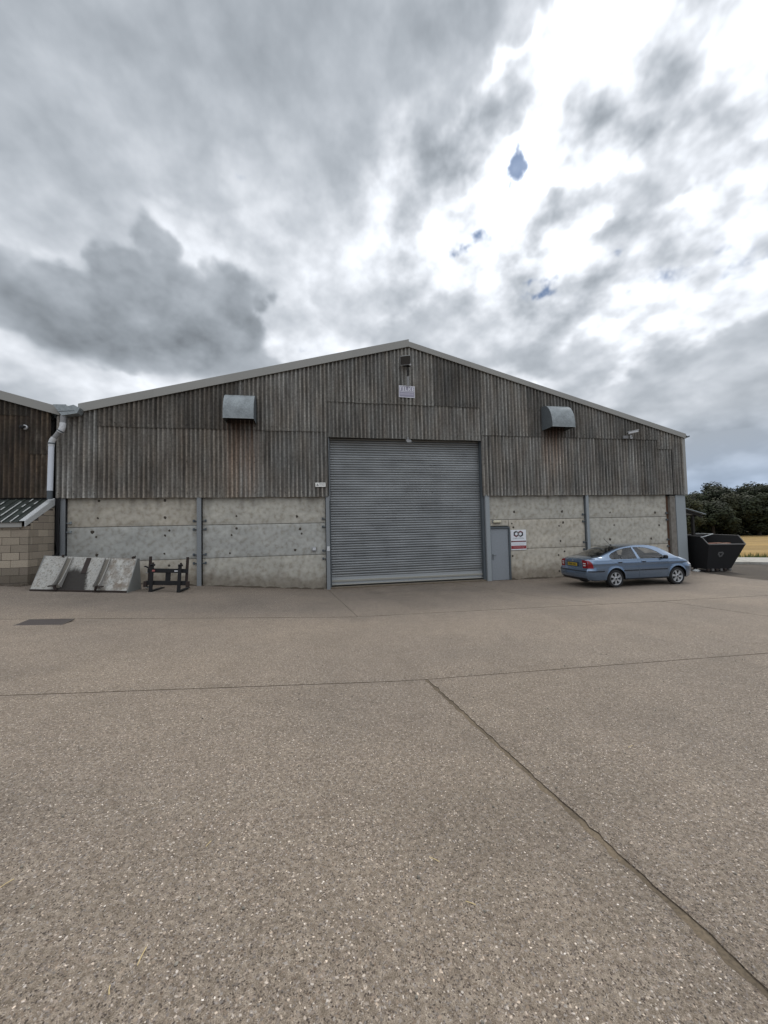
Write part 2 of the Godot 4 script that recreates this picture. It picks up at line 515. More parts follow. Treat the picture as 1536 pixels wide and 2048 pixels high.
# ---------------------------------------------------------------- shared materials
func make_materials() -> void:
	var grit := noise_tex(11, 0.03, [[0.0, gray(0.72)], [0.45, gray(0.88)], [1.0, gray(1.0)]], 512)
	var fine := noise_tex(12, 0.11, [[0.0, gray(0.66)], [0.5, gray(0.9)], [1.0, gray(1.0)]], 512, 4)
	var rough_bump := noise_tex(13, 0.06, [], 512)
	var spangle := noise_tex(15, 0.035, [[0.0, gray(0.82)], [0.5, gray(0.92)], [1.0, gray(1.0)]], 512, 3, FastNoiseLite.TYPE_CELLULAR)
	var cement := noise_tex(16, 0.012, [[0.0, Color(0.80, 0.78, 0.74)], [0.35, Color(0.91, 0.90, 0.88)], [0.55, Color(0.95, 0.945, 0.93)], [0.75, Color(0.98, 0.975, 0.96)], [1.0, Color(1, 1, 1)]], 1024, 7)
	var lichen := noise_tex(17, 0.02, [[0.0, Color(0.74, 0.73, 0.70)], [0.4, Color(0.90, 0.89, 0.87)], [0.62, Color(0.95, 0.945, 0.93)], [0.8, Color(1, 1, 0.98)], [1.0, Color(1, 1, 1)]], 512, 6)
	mat("fibre_cement", Color.WHITE, 0.92, 0.0, lichen, 0.9, rough_bump, 0.25)
	mat("precast_concrete", Color.WHITE, 0.9, 0.0, cement, 0.33, rough_bump, 0.3)
	mat("steel_paint", lin(0.285, 0.302, 0.312), 0.6, 0.0, fine, 0.8)
	mat("steel_dark", lin(0.10, 0.118, 0.13), 0.6, 0.0, fine, 0.8)
	mat("pale_flange", lin(0.37, 0.405, 0.42), 0.55, 0.0, fine, 0.8)
	mat("trim", lin(0.31, 0.303, 0.28), 0.75)
	mat("galvanised", lin(0.34, 0.375, 0.385), 0.55, 0.25, spangle, 1.6)
	mat("galvanised_dark", lin(0.15, 0.17, 0.18), 0.6, 0.2, spangle, 1.6)
	mat("shutter", lin(0.50, 0.525, 0.535), 0.42, 0.35, fine, 0.5)
	mat("shutter_rail", lin(0.40, 0.39, 0.34), 0.6, 0.1, fine, 0.5)
	mat("void", lin(0.012, 0.011, 0.010), 0.95)
	mat("rubber", lin(0.014, 0.014, 0.015), 0.85)
	mat("black_steel", lin(0.010, 0.010, 0.011), 0.8, 0.0, grit, 3.0)
	mat("black_rust", lin(0.035, 0.022, 0.017), 0.8, 0.0, grit, 3.0)
	mat("door_paint", lin(0.315, 0.342, 0.368), 0.5, 0.0, fine, 0.6)
	mat("white_plastic", lin(0.72, 0.73, 0.74), 0.45, 0.0, grit, 1.5)
	mat("grey_plastic", lin(0.30, 0.30, 0.30), 0.5, 0.0, grit, 2.0)
	mat("cream_plastic", lin(0.60, 0.56, 0.42), 0.5)
	mat("mark", lin(0.085, 0.070, 0.055), 0.95, 0.0, fine, 6.0)
	mat("block", Color.WHITE, 0.95, 0.0, grit, 2.2, rough_bump, 0.5)
	mat("mortar", lin(0.11, 0.094, 0.076), 0.95, 0.0, grit, 3.0)
	mat("roof_green", lin(0.66, 0.67, 0.66), 0.6, 0.0, grit, 1.2)
	mat("worn_white", lin(0.62, 0.63, 0.62), 0.6, 0.0, grit, 1.6)
	mat("earth", lin(0.105, 0.082, 0.058), 0.98, 0.0, grit, 1.6, rough_bump, 1.5)
	mat("timber_dark", lin(0.028, 0.025, 0.022), 0.9, 0.0, grit, 1.5)
	mat("rust", lin(0.12, 0.062, 0.034), 0.9, 0.0, grit, 3.0)

# ---------------------------------------------------------------- ground: cast slabs of worn exposed-aggregate concrete
func aggregate_textures() -> Array:
	var n := 2048
	var base := FastNoiseLite.new()
	base.seed = 31; base.frequency = 0.012; base.fractal_octaves = 6
	var soft := base.get_seamless_image(1024, 1024)
	soft.resize(n, n, Image.INTERPOLATE_BILINEAR)
	var sd := soft.get_data()
	var grain := FastNoiseLite.new()
	grain.seed = 32; grain.frequency = 0.35; grain.fractal_octaves = 2
	var gi := grain.get_seamless_image(512, 512)
	var gd := gi.get_data()
	var clump := FastNoiseLite.new()
	clump.seed = 33; clump.frequency = 0.045; clump.fractal_octaves = 3
	var ci := clump.get_seamless_image(1024, 1024)
	var cd := ci.get_data()
	var rgb := PackedByteArray(); rgb.resize(n * n * 3)
	var hgt := PackedByteArray(); hgt.resize(n * n)
	for j in n:
		var gj := (j % 512) * 512
		for i in n:
			var k := j * n + i
			var v := 122 + (sd[k] - 128) * 9 / 128 + (gd[gj + i % 512] - 128) * 44 / 128 + (cd[(j % 1024) * 1024 + i % 1024] - 128) * 30 / 128
			rgb[k * 3] = clampi(v + 4, 0, 255); rgb[k * 3 + 1] = clampi(v - 5, 0, 255); rgb[k * 3 + 2] = clampi(v - 15, 0, 255)
			hgt[k] = clampi(90 + (sd[k] - 128) / 6 + (gd[gj + i % 512] - 128) / 4, 0, 255)
	var g := RandomNumberGenerator.new()
	g.seed = 5
	for s in 290000:
		var pick := g.randf()
		var r := 1.1 + 2.8 * pow(g.randf(), 3.0)
		var v := 0.0; var warm := 0.0; var raise := 30
		if pick < 0.29:      # a hole that a stone has left, its shade painted dark
			v = g.randf_range(56, 94); warm = 10; raise = -44; r = minf(r, 2.3)
		elif pick < 0.90:
			v = g.randf_range(98, 150); warm = g.randf_range(2, 22); raise = 34
		elif pick < 0.984:
			v = g.randf_range(160, 196); warm = g.randf_range(4, 24); raise = 40
		else:
			v = g.randf_range(195, 240); warm = g.randf_range(2, 26); r = minf(r, 2.7); raise = 42
		var cr := clampi(int(v + 3), 0, 255); var cg := clampi(int(v - warm * 0.45), 0, 255); var cb := clampi(int(v - warm), 0, 255)
		var cx := g.randi_range(0, n - 1); var cy := g.randi_range(0, n - 1)
		var a := g.randf_range(0, PI)
		var ca := cos(a) / r; var sa := sin(a) / r
		var q := g.randf_range(1.2, 2.1)
		var e := int(ceil(r))
		for y in range(-e, e + 1):
			var row := posmod(cy + y, n) * n
			for x in range(-e, e + 1):
				var u := x * ca + y * sa; var w := (y * ca - x * sa) * q
				var d := u * u + w * w
				if d > 1.0: continue
				var k := row + posmod(cx + x, n)
				rgb[k * 3] = cr; rgb[k * 3 + 1] = cg; rgb[k * 3 + 2] = cb
				hgt[k] = clampi(90 + int(raise * (1.0 - d * 0.6)), 0, 255)
	return [ImageTexture.create_from_image(Image.create_from_data(n, n, false, Image.FORMAT_RGB8, rgb)), ImageTexture.create_from_image(Image.create_from_data(n, n, false, Image.FORMAT_L8, hgt))]

func joint_x(z: float) -> float:          # the long joint that runs from the shutter towards the camera
	return 0.66 + 0.067 * z
func joint_near(x: float) -> float:
	return 10.04 + (0.064 * (x - 1.31) if x > 1.31 else 0.0)
func joint_far(x: float) -> float:
	return 5.77 + (0.075 * (x - 0.9) if x > 0.9 else -0.012 * (x - 0.9))

func slab_tone(p: Vector3) -> Color:
	var a := fbm.get_noise_2d(p.x * 0.28, p.z * 0.28)
	var b := fbm.get_noise_2d(p.x * 1.1 + 40.0, p.z * 1.1)
	var c := fbm.get_noise_2d(p.x * 0.9 - 70.0, p.z * 0.16)      # long wheel-swept streaks
	var t := 1.0 + 0.15 * a + 0.05 * b + 0.07 * c
	# oil and tyre dirt in front of the shutter, soil washed along the foot of the wall
	var oil := exp(-pow((p.x - 3.6) / 2.6, 2.0) - pow((p.z - 2.0) / 1.6, 2.0)) * (0.55 + 0.9 * b)
	var drip := exp(-pow((p.x - 0.9) / 0.55, 2.0) - pow((p.z - 12.4) / 0.45, 2.0)) * 0.22
	t *= 1.0 - clampf(0.30 * oil, 0.0, 0.4) - drip
	# tyre tracks that curve in to the shutter, and paler swept ground between
	for e in [1.9, 3.5]:
		var cx: float = e + 0.9 * sin(p.z * 0.16)
		t *= 1.0 - 0.13 * exp(-pow((p.x - cx) / 0.24, 2.0)) * smooth(9.5, 4.0, p.z) * clampf(0.7 + 1.2 * c, 0.0, 1.0)
	var patch := smooth(0.18, 0.30, fbm.get_noise_2d(p.x * 0.35 + 90.0, p.z * 0.35))
	t *= 1.0 - 0.08 * patch
	# grime along the joints
	if p.z > 9.0:
		t *= 1.0 - 0.16 * exp(-pow((p.x - joint_x(p.z)) / 0.10, 2.0)) * clampf(0.5 + 1.3 * b, 0.0, 1.0)
	t *= 1.0 - 0.12 * exp(-pow((p.z - joint_near(p.x)) / 0.10, 2.0)) * clampf(0.5 + 1.3 * b, 0.0, 1.0)
	var soil := smooth(1.4, 0.0, p.z - 0.5 * a) * clampf(0.6 + 1.2 * b, 0.0, 1.0)
	var warm := clampf(0.25 + 0.6 * a, 0.0, 0.5)
	t *= 0.62
	var col := Color(t, t * (0.985 - 0.02 * warm), t * (0.97 - 0.06 * warm))
	return col.lerp(Color(0.27, 0.215, 0.155), 0.45 * soil)

func slab(parent: Node, left: Callable, right: Callable, far: Callable, near: Callable, nu: int, nv: int, gl := 0.012, gr := 0.012, gf := 0.008, gn := 0.008) -> void:
	var g := Geo.new()
	var P := func(u: float, v: float) -> Vector3:
		var z := 0.0; var x := 0.0
		var uu := u; var vv := v
		z = 5.0; x = 0.0
		for k in 5:
			var jl := gl * (0.40 + 1.7 * absf(fbm.get_noise_2d(z * 5.0, 3.3)) + 0.8 * absf(fbm.get_noise_2d(z * 23.0, 5.3)))
			var jr := gr * (0.40 + 1.7 * absf(fbm.get_noise_2d(z * 5.0, 9.1)) + 0.8 * absf(fbm.get_noise_2d(z * 23.0, 8.1)))
			x = lerpf(left.call(z) + jl, right.call(z) - jr, uu)
			var jf := gf * (0.5 + 1.6 * absf(fbm.get_noise_2d(x * 4.0, 17.0)))
			var jn := gn * (0.5 + 1.6 * absf(fbm.get_noise_2d(x * 4.0, 29.0)))
			z = lerpf(near.call(x) - jn, far.call(x) + jf, vv)
		var edge := minf(minf(uu, 1.0 - uu), minf(vv, 1.0 - vv))
		return Vector3(x, ground_y(x, z) + 0.0015 * fbm.get_noise_2d(x * 1.7, z * 1.7) - (0.006 if edge == 0.0 else 0.0), z)
	g.grid(nu, nv, P, func(p: Vector3, _u: float, _v: float) -> Color: return slab_tone(p))
	# the cut sides of the slab
	var rim := []
	for i in nu: rim.append(P.call(float(i) / nu, 0.0))
	for j in nv: rim.append(P.call(1.0, float(j) / nv))
	for i in nu: rim.append(P.call(1.0 - float(i) / nu, 1.0))
	for j in nv: rim.append(P.call(0.0, 1.0 - float(j) / nv))
	g.col = Color(0.34, 0.31, 0.28)
	var dn := Vector3(0, -0.09, 0)
	for k in rim.size():
		var a: Vector3 = rim[k]; var b: Vector3 = rim[(k + 1) % rim.size()]
		g.quad(a + dn, b + dn, b, a)
	obj("concrete_slab", g, M.aggregate, parent)

func build_ground() -> void:
	var at := aggregate_textures()
	var ag := mat("aggregate", lin(1.0, 1.0, 1.0), 0.88, 0.0, at[0], 0.27, at[1], 0.9)
	ag.albedo_color = AGGREGATE.linear_to_srgb()
	var yard := Node3D.new()
	yard.name = "concrete_yard"
	add_child(yard)
	yard.set_meta("kind", "structure")
	tag(yard, "worn tan exposed-aggregate concrete yard in cast slabs before the barn")
	var wall := func(_x: float) -> float: return -0.35
	var edge := func(z: float) -> float: return 16.9 - 0.26 * maxf(z + 0.3, 0.0) + 0.05 * fbm.get_noise_2d(z * 2.0, 0.5) if z < 4.0 else 15.8 + 0.05 * fbm.get_noise_2d(z * 2.0, 0.5)
	var west := func(_z: float) -> float: return -26.0
	var south := func(_x: float) -> float: return 30.0
	var j1 := joint_x
	var r1 := func(z: float) -> float: return 5.58 + 0.23 * z
	var r2 := func(z: float) -> float: return 8.22 + 0.053 * z
	slab(yard, west, j1, wall, joint_far, 60, 26, 0.012, 0.006, 0.008, 0.018)
	slab(yard, j1, r1, wall, joint_far, 26, 30, 0.006, 0.010, 0.008, 0.016)
	slab(yard, r1, edge, wall, joint_far, 46, 30, 0.010, 0.0, 0.008, 0.016)
	slab(yard, west, r2, joint_far, joint_near, 140, 24, 0.01, 0.012, 0.015, 0.009)
	slab(yard, r2, edge, joint_far, joint_near, 34, 20, 0.012, 0.0, 0.014, 0.008)
	slab(yard, west, j1, joint_near, south, 70, 420, 0.0, 0.024, 0.010, 0.0)
	slab(yard, j1, edge, joint_near, south, 60, 420, 0.022, 0.0, 0.008, 0.0)
	# soil and grit that fill the joints
	var f := Geo.new()
	var along := func(a: Vector2, b: Vector2, w: float, drop: float) -> void:
		var steps := int(a.distance_to(b) / 0.06)
		for k in steps:
			var p := a.lerp(b, float(k) / steps); var q := a.lerp(b, float(k + 1) / steps)
			var side := (b - a).orthogonal().normalized() * w
			var dp := drop + 0.002 * fbm.get_noise_2d(p.x * 4.0, p.y * 4.0); var dq := drop + 0.002 * fbm.get_noise_2d(q.x * 4.0, q.y * 4.0)
			var t := 0.8 + 0.5 * fbm.get_noise_2d(p.x * 3.0 + 9.0, p.y * 3.0)
			f.col = Color(t, t, t)
			var c := [p - side, p + side, q + side, q - side]
			var v := []
			for m in 4:
				v.append(Vector3(c[m].x, ground_y(c[m].x, c[m].y) - (dp if m < 2 else dq), c[m].y))
			f.quad_out(v[0], v[1], v[2], v[3], v[0] - Vector3(0, 5, 0))
	along.call(Vector2(joint_x(-0.3), -0.3), Vector2(joint_x(5.8), 5.8), 0.025, 0.016)
	along.call(Vector2(joint_x(10.0), 10.0), Vector2(joint_x(29.0), 29.0), 0.075, 0.013)
	along.call(Vector2(-25.0, joint_near(-25.0)), Vector2(1.31, joint_near(1.31)), 0.03, 0.02)
	along.call(Vector2(1.31, joint_near(1.31)), Vector2(15.7, joint_near(15.7)), 0.03, 0.02)
	along.call(Vector2(-25.0, joint_far(-25.0)), Vector2(0.9, joint_far(0.9)), 0.03, 0.018)
	along.call(Vector2(0.9, joint_far(0.9)), Vector2(15.7, joint_far(15.7)), 0.03, 0.018)
	along.call(Vector2(5.5, -0.3), Vector2(7.0, 6.17), 0.03, 0.014)
	along.call(Vector2(8.56, 6.4), Vector2(8.79, 10.5), 0.03, 0.016)
	obj("joint_soil", f, mat("joint_soil", lin(0.20, 0.155, 0.105), 0.98, 0.0, M.mortar.albedo_texture, 3.0), yard)

	# soil washed up against the walls
	var s := Geo.new()
	for run in [[-7.9, 0.5, -0.14, 0.34], [7.95, 11.8, -0.14, 0.5], [11.8, 16.3, -0.14, 0.3], [-11.4, -8.25, 1.27, 0.35]]:
		var x0: float = run[0]; var x1: float = run[1]; var z0: float = run[2]; var deep: float = run[3]
		var steps := int((x1 - x0) / 0.1)
		s.grid(steps, 5, func(u: float, v: float) -> Vector3:
			var x := lerpf(x0, x1, u)
			var k := deep * (0.55 + 0.7 * absf(fbm.get_noise_2d(x * 1.3, 2.0)) * 1.6)
			var z := z0 + k * (1.0 - v)
			return Vector3(x, ground_y(x, z) - 0.008 + (0.012 + 0.075 * (0.4 + fbm.get_noise_2d(x * 2.0, 6.0))) * v * v + 0.012 * fbm.get_noise_2d(x * 6.0, z * 9.0) * sin(PI * v), z))
	struct("wall_foot_soil", s, M.earth)

	# beyond the concrete: rough hardcore, a concrete farm road, verge, ripe field
	var stone := noise_tex(41, 0.09, [[0.0, Color(0.42, 0.40, 0.37)], [0.45, Color(0.62, 0.59, 0.55)], [0.7, Color(0.78, 0.75, 0.70)], [1.0, Color(1, 0.98, 0.94)]], 1024, 5)
	var sb := noise_tex(42, 0.09, [], 512, 4)
	mat("hardcore", lin(0.29, 0.26, 0.235), 0.95, 0.0, stone, 0.45, sb, 3.0)
	var hc := Geo.new()
	hc.grid(70, 80, func(u: float, v: float) -> Vector3:
		var x := lerpf(14.5, 60.0, u * u); var z := lerpf(30.0, -34.0, v)
		return Vector3(x, lerpf(ground_y(minf(x, 17.0), z), -0.62, smooth(16.5, 24.0, x)) - 0.055 + 0.05 * fbm.get_noise_2d(x * 0.9, z * 0.9), z),
		func(p: Vector3, _u: float, _v: float) -> Color: return gray(0.66 * clampf(1.0 + 0.5 * fbm.get_noise_2d(p.x * 0.5, p.z * 0.5), 0.5, 1.3)))
	struct("gravel_ground", hc, M.hardcore)

	var soil := Geo.new()
	soil.grid(40, 40, func(u: float, v: float) -> Vector3: return Vector3(lerpf(-500, 700, u), -0.86, lerpf(500, -700, v)))
	mat("meadow", lin(0.10, 0.11, 0.05), 0.95, 0.0, stone, 0.3)
	struct("ground", soil, M.meadow)

	var d := Vector2(0.80, 0.60)             # the road passes behind the barn, from far left to near right
	var nrm := Vector2(-d.y, d.x) * -1.0     # away from the yard
	var o := Vector2(22.5, -1.6)
	mat("road_concrete", lin(0.46, 0.45, 0.42), 0.9, 0.0, M.precast_concrete.albedo_texture, 0.3)
	var rd := Geo.new()
	for k in 26:
		var a := o + d * (-40.0 + k * 4.0); var b := o + d * (-40.0 + k * 4.0 + 3.97)
		var c := nrm * 3.3
		rd.col = gray(0.92 + 0.16 * fbm.get_noise_2d(k * 3.7, 1.0))
		rd.prism(PackedVector2Array([a, b, b + c, a + c]), 0.0, 0.12, Transform3D(Basis(Vector3(1, 0, 0), Vector3(0, 0, 1), Vector3(0, 1, 0)), Vector3(0, -0.67, 0)))
	struct("farm_road", rd, M.road_concrete)

	var field_tex := noise_tex(44, 0.05, [[0.0, Color(0.70, 0.60, 0.44)], [0.5, Color(0.90, 0.83, 0.68)], [1.0, Color(1, 0.97, 0.88)]], 1024, 6)
	mat("ripe_crop", lin(0.80, 0.63, 0.34), 0.95, 0.0, field_tex, 0.5, sb, 6.0)
	var fo := o + nrm * 4.6
	var fd := Geo.new()
	fd.grid(90, 90, func(u: float, v: float) -> Vector3:
		var p := fo + d * lerpf(-60.0, 70.0, u) + nrm * lerpf(0.0, 62.0, v)
		return Vector3(p.x, -0.45 + 0.10 * fbm.get_noise_2d(p.x * 0.5, p.y * 0.5) + 0.06 * R.randf() - (0.5 if v == 0.0 else 0.0), p.y),
		func(p: Vector3, _u: float, _v: float) -> Color: return gray(0.65 + 0.26 * fbm.get_noise_2d(p.x * 0.12, p.z * 0.35)))
	struct("crop_field", fd, M.ripe_crop)

	# green verge between the road and the crop
	var vg := Geo.new()
	for k in 5200:
		var t := R.randf_range(-22.0, 30.0); var w := R.randf_range(3.45, 4.7)
		var p := o + d * t + nrm * w
		var hgt := R.randf_range(0.12, 0.34) * (1.0 + 0.6 * fbm.get_noise_2d(p.x, p.y))
		var lean := Vector3(R.randf_range(-0.1, 0.1), hgt, R.randf_range(-0.1, 0.1))
		var sd := Vector3(R.randf_range(-0.03, 0.03), 0, R.randf_range(-0.03, 0.03))
		var b := Vector3(p.x, -0.64, p.y)
		vg.col = Color(0.5, 0.6, 0.45).lerp(Color(0.95, 0.8, 0.5), R.randf() * 0.5)
		vg.tri(b - sd, b + sd, b + lean)
	mat("verge_grass", lin(0.14, 0.18, 0.06), 0.8)
	var vo := obj("verge_grass", vg, M.verge_grass)
	vo.set_meta("kind", "stuff")
	tag(vo, "strip of rough green grass between pale farm road and ripe field", "grass")

const AGGREGATE := Color(1.52, 1.475, 1.395)        # over the slab tones, which average 0.6

# ---------------------------------------------------------------- the barn
const PITCH := 0.1515
func roof_under(x: float) -> float:      # underside of the verge trim
	return 8.76 - 0.2662 * (3.93 - x) if x < 3.93 else 8.76 - 0.2592 * (x - 3.93)

func weather(x: float, y: float, s: float) -> Color:
	# grey cement that has gone brown and black in runs down the sheet
	var run := fbm.get_noise_2d(x * 7.5, y * 0.33 + s)
	var wide := fbm.get_noise_2d(x * 0.8 + 11.0, y * 0.45)
	var spot := fbm.get_noise_2d(x * 9.0, y * 6.0)
	var t := 1.0 + 0.55 * run + 0.35 * wide + 0.25 * spot
	var brown := clampf(0.45 + 0.9 * fbm.get_noise_2d(x * 1.6 - 30.0, y * 0.5), 0.0, 1.0)
	var c := Color(0.222, 0.220, 0.212).lerp(Color(0.190, 0.172, 0.152), brown)
	t *= 1.0 + 0.35 * smooth(3.12, 2.86, y) * (0.6 + spot)      # the drip edge is scoured clean
	return Color(c.r * t, c.g * t, c.b * t)

func stained(c: Color, x: float, y: float) -> Color:
	# rust water from the two ventilator hoods
	for v in [[-2.34, 5.55, 0.56, 1.6], [10.2, 5.58, 0.5, 1.0]]:
		if y < v[1] + 0.1:
			var fall: float = (v[1] - y) / v[3]
			var k := exp(-pow((x - v[0]) / v[2], 4.0)) * clampf(1.15 - 0.55 * fall, 0.0, 1.0)
			k *= clampf(0.62 + 0.8 * fbm.get_noise_2d(x * 9.0, y * 0.5), 0.0, 1.0)
			c = c.lerp(Color(0.085, 0.052, 0.038).lerp(Color(0.40, 0.30, 0.235), clampf(fall * 0.75, 0.0, 1.0)), minf(1.0, 1.15 * k))
	# a pale run below the flood lamp's cable
	c = c.lerp(Color(0.30, 0.30, 0.28), 0.6 * exp(-pow((x - 3.9) / 0.055, 2.0)) * (1.0 if y < 7.5 else 0.0))
	return c

# one corrugated sheet, crests facing out; the top may follow the roof
func sheet(parent: Node, x0: float, n: int, y0: float, top: Callable, z: float, tone: float, tint := Color.WHITE, colour = null) -> void:
	var g := Geo.new()
	var cols := n * 8
	var s := R.randf_range(-50, 50)
	var skew := R.randf_range(-0.004, 0.004)
	var w := n * PITCH
	var P := func(u: float, v: float) -> Vector3:
		var x := x0 + u * w
		var y := lerpf(y0 + skew * (u - 0.5) * 4.0, top.call(x), v)
		return Vector3(x, y, z + 0.027 * cos(TAU * (x - x0) / PITCH + PI) + 0.003 * fbm.get_noise_2d(x * 0.8, y * 0.8))
	g.grid(cols, 16, P, func(p: Vector3, _u: float, _v: float) -> Color:
		var c: Color = colour.call(p.x, p.y, s) if colour != null else stained(weather(p.x, p.y, s) * tone, p.x, p.y)
		# crests paler, valleys darker: scouring and dirt, with the valleys' shade painted in
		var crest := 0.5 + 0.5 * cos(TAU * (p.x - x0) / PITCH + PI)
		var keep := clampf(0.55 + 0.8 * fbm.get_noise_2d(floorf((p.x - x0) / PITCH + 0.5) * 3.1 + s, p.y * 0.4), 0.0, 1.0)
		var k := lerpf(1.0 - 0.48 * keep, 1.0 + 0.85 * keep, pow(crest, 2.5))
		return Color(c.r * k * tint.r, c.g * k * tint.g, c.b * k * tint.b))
	# the sheet's lower edge, thickened and coloured dark as the laps' shadow line
	g.col = Color(0.07, 0.065, 0.06)
	for i in cols:
		var a: Vector3 = P.call(float(i) / cols, 0.0); var b: Vector3 = P.call(float(i + 1) / cols, 0.0)
		var back := Vector3(0, 0, -0.014)
		g.quad(a + back, b + back, b, a)
	# its two side edges
	for e in [0.0, 1.0]:
		for j in 16:
			var a: Vector3 = P.call(e, j / 16.0); var b: Vector3 = P.call(e, (j + 1) / 16.0)
			var back := Vector3(0, 0, -0.008)
			g.quad_out(a, a + back, b + back, b, Vector3(x0 + w * 0.5, a.y, z))
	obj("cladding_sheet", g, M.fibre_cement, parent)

func panel(parent: Node, x0: float, x1: float, y0: float, y1: float, z: float, tint: Color, s: float) -> MeshInstance3D:
	# a precast wall panel: chamfered front with blotches of laitance, lime and splashed soil
	var g := Geo.new()
	var nx := maxi(6, int((x1 - x0) / 0.09)); var ny := 16
	g.grid(nx, ny, func(u: float, v: float) -> Vector3:
		var x := lerpf(x0, x1, u); var y := lerpf(y0, y1, v)
		var e := minf(minf(x - x0, x1 - x), minf(y - y0, y1 - y))
		return Vector3(x, y, z - (0.012 if e < 0.001 else 0.0) + 0.002 * fbm.get_noise_2d(x, y * 2.0)),
		func(p: Vector3, _u: float, _v: float) -> Color:
			var a := fbm.get_noise_2d(p.x * 0.55 + s, p.y * 1.2)
			var b := fbm.get_noise_2d(p.x * 2.3 + s, p.y * 2.6 + 5.0)
			var lime := smooth(0.08, 0.42, fbm.get_noise_2d(p.x * 1.0 - s, p.y * 3.2))
			var c := Color(0.455, 0.44, 0.405) * (1.0 + 0.16 * a + 0.07 * b)
			c = c.lerp(Color(0.54, 0.52, 0.47), 0.5 * lime)
			c = Color(c.r * tint.r, c.g * tint.g, c.b * tint.b)
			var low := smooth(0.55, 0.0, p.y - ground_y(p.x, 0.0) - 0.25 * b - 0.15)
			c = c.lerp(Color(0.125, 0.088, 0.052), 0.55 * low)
			var run := smooth(0.10, 0.5, fbm.get_noise_2d(p.x * 3.5 + s, 1.0)) * smooth(2.1, 2.9, p.y)
			return c.lerp(Color(0.12, 0.11, 0.095), 0.5 * run))
	var dn := Vector3(0, 0, -0.14)
	var a := Vector3(x0, y0, z - 0.012); var b := Vector3(x1, y0, z - 0.012); var c := Vector3(x1, y1, z - 0.012); var d := Vector3(x0, y1, z - 0.012)
	g.col = Color(0.15, 0.13, 0.11)
	g.quad(a + dn, b + dn, b, a); g.quad(b + dn, c + dn, c, b); g.quad(c + dn, d + dn, d, c); g.quad(d + dn, a + dn, a, d); g.quad(b + dn, a + dn, d + dn, c + dn)
	return obj("concrete_panel", g, M.precast_concrete, parent)

func blob(at: Vector3, r: float) -> Geo:      # an uneven filled lifting hole, a few millimetres proud
	var g := Geo.new()
	var n := 12
	var rim := []
	var a0 := R.randf() * 9.0
	for k in n:
		var a := TAU * k / n
		var q := r * (0.75 + 0.6 * absf(fbm.get_noise_2d(cos(a) * 1.5 + a0, sin(a) * 1.5 + at.x)) + R.randf_range(-0.12, 0.12))
		rim.append(at + Vector3(cos(a) * q, sin(a) * q * 1.1, 0.001))
	for k in n:
		g.tri(at + Vector3(0, 0, 0.008), rim[k], rim[(k + 1) % n])
		g.quad(rim[k] - Vector3(0, 0, 0.01), rim[(k + 1) % n] - Vector3(0, 0, 0.01), rim[(k + 1) % n], rim[k])
	return g

func steel_column(parent: Node, x0: float, x1: float, y0: float, y1: float, face: Material, zf := -0.006) -> void:
	var g := Geo.new()
	var cx := (x0 + x1) * 0.5; var w := x1 - x0
	g.box(Vector3(cx, (y0 + y1) * 0.5, zf - 0.008), Vector3(w, y1 - y0, 0.016), Basis(), 0.003)
	g.box(Vector3(cx, (y0 + y1) * 0.5, zf - 0.15), Vector3(0.014, y1 - y0, 0.26))
	g.box(Vector3(cx, y0 + 0.012, zf - 0.05), Vector3(w + 0.08, 0.022, 0.2))
	obj("steel_column", g, face, parent)

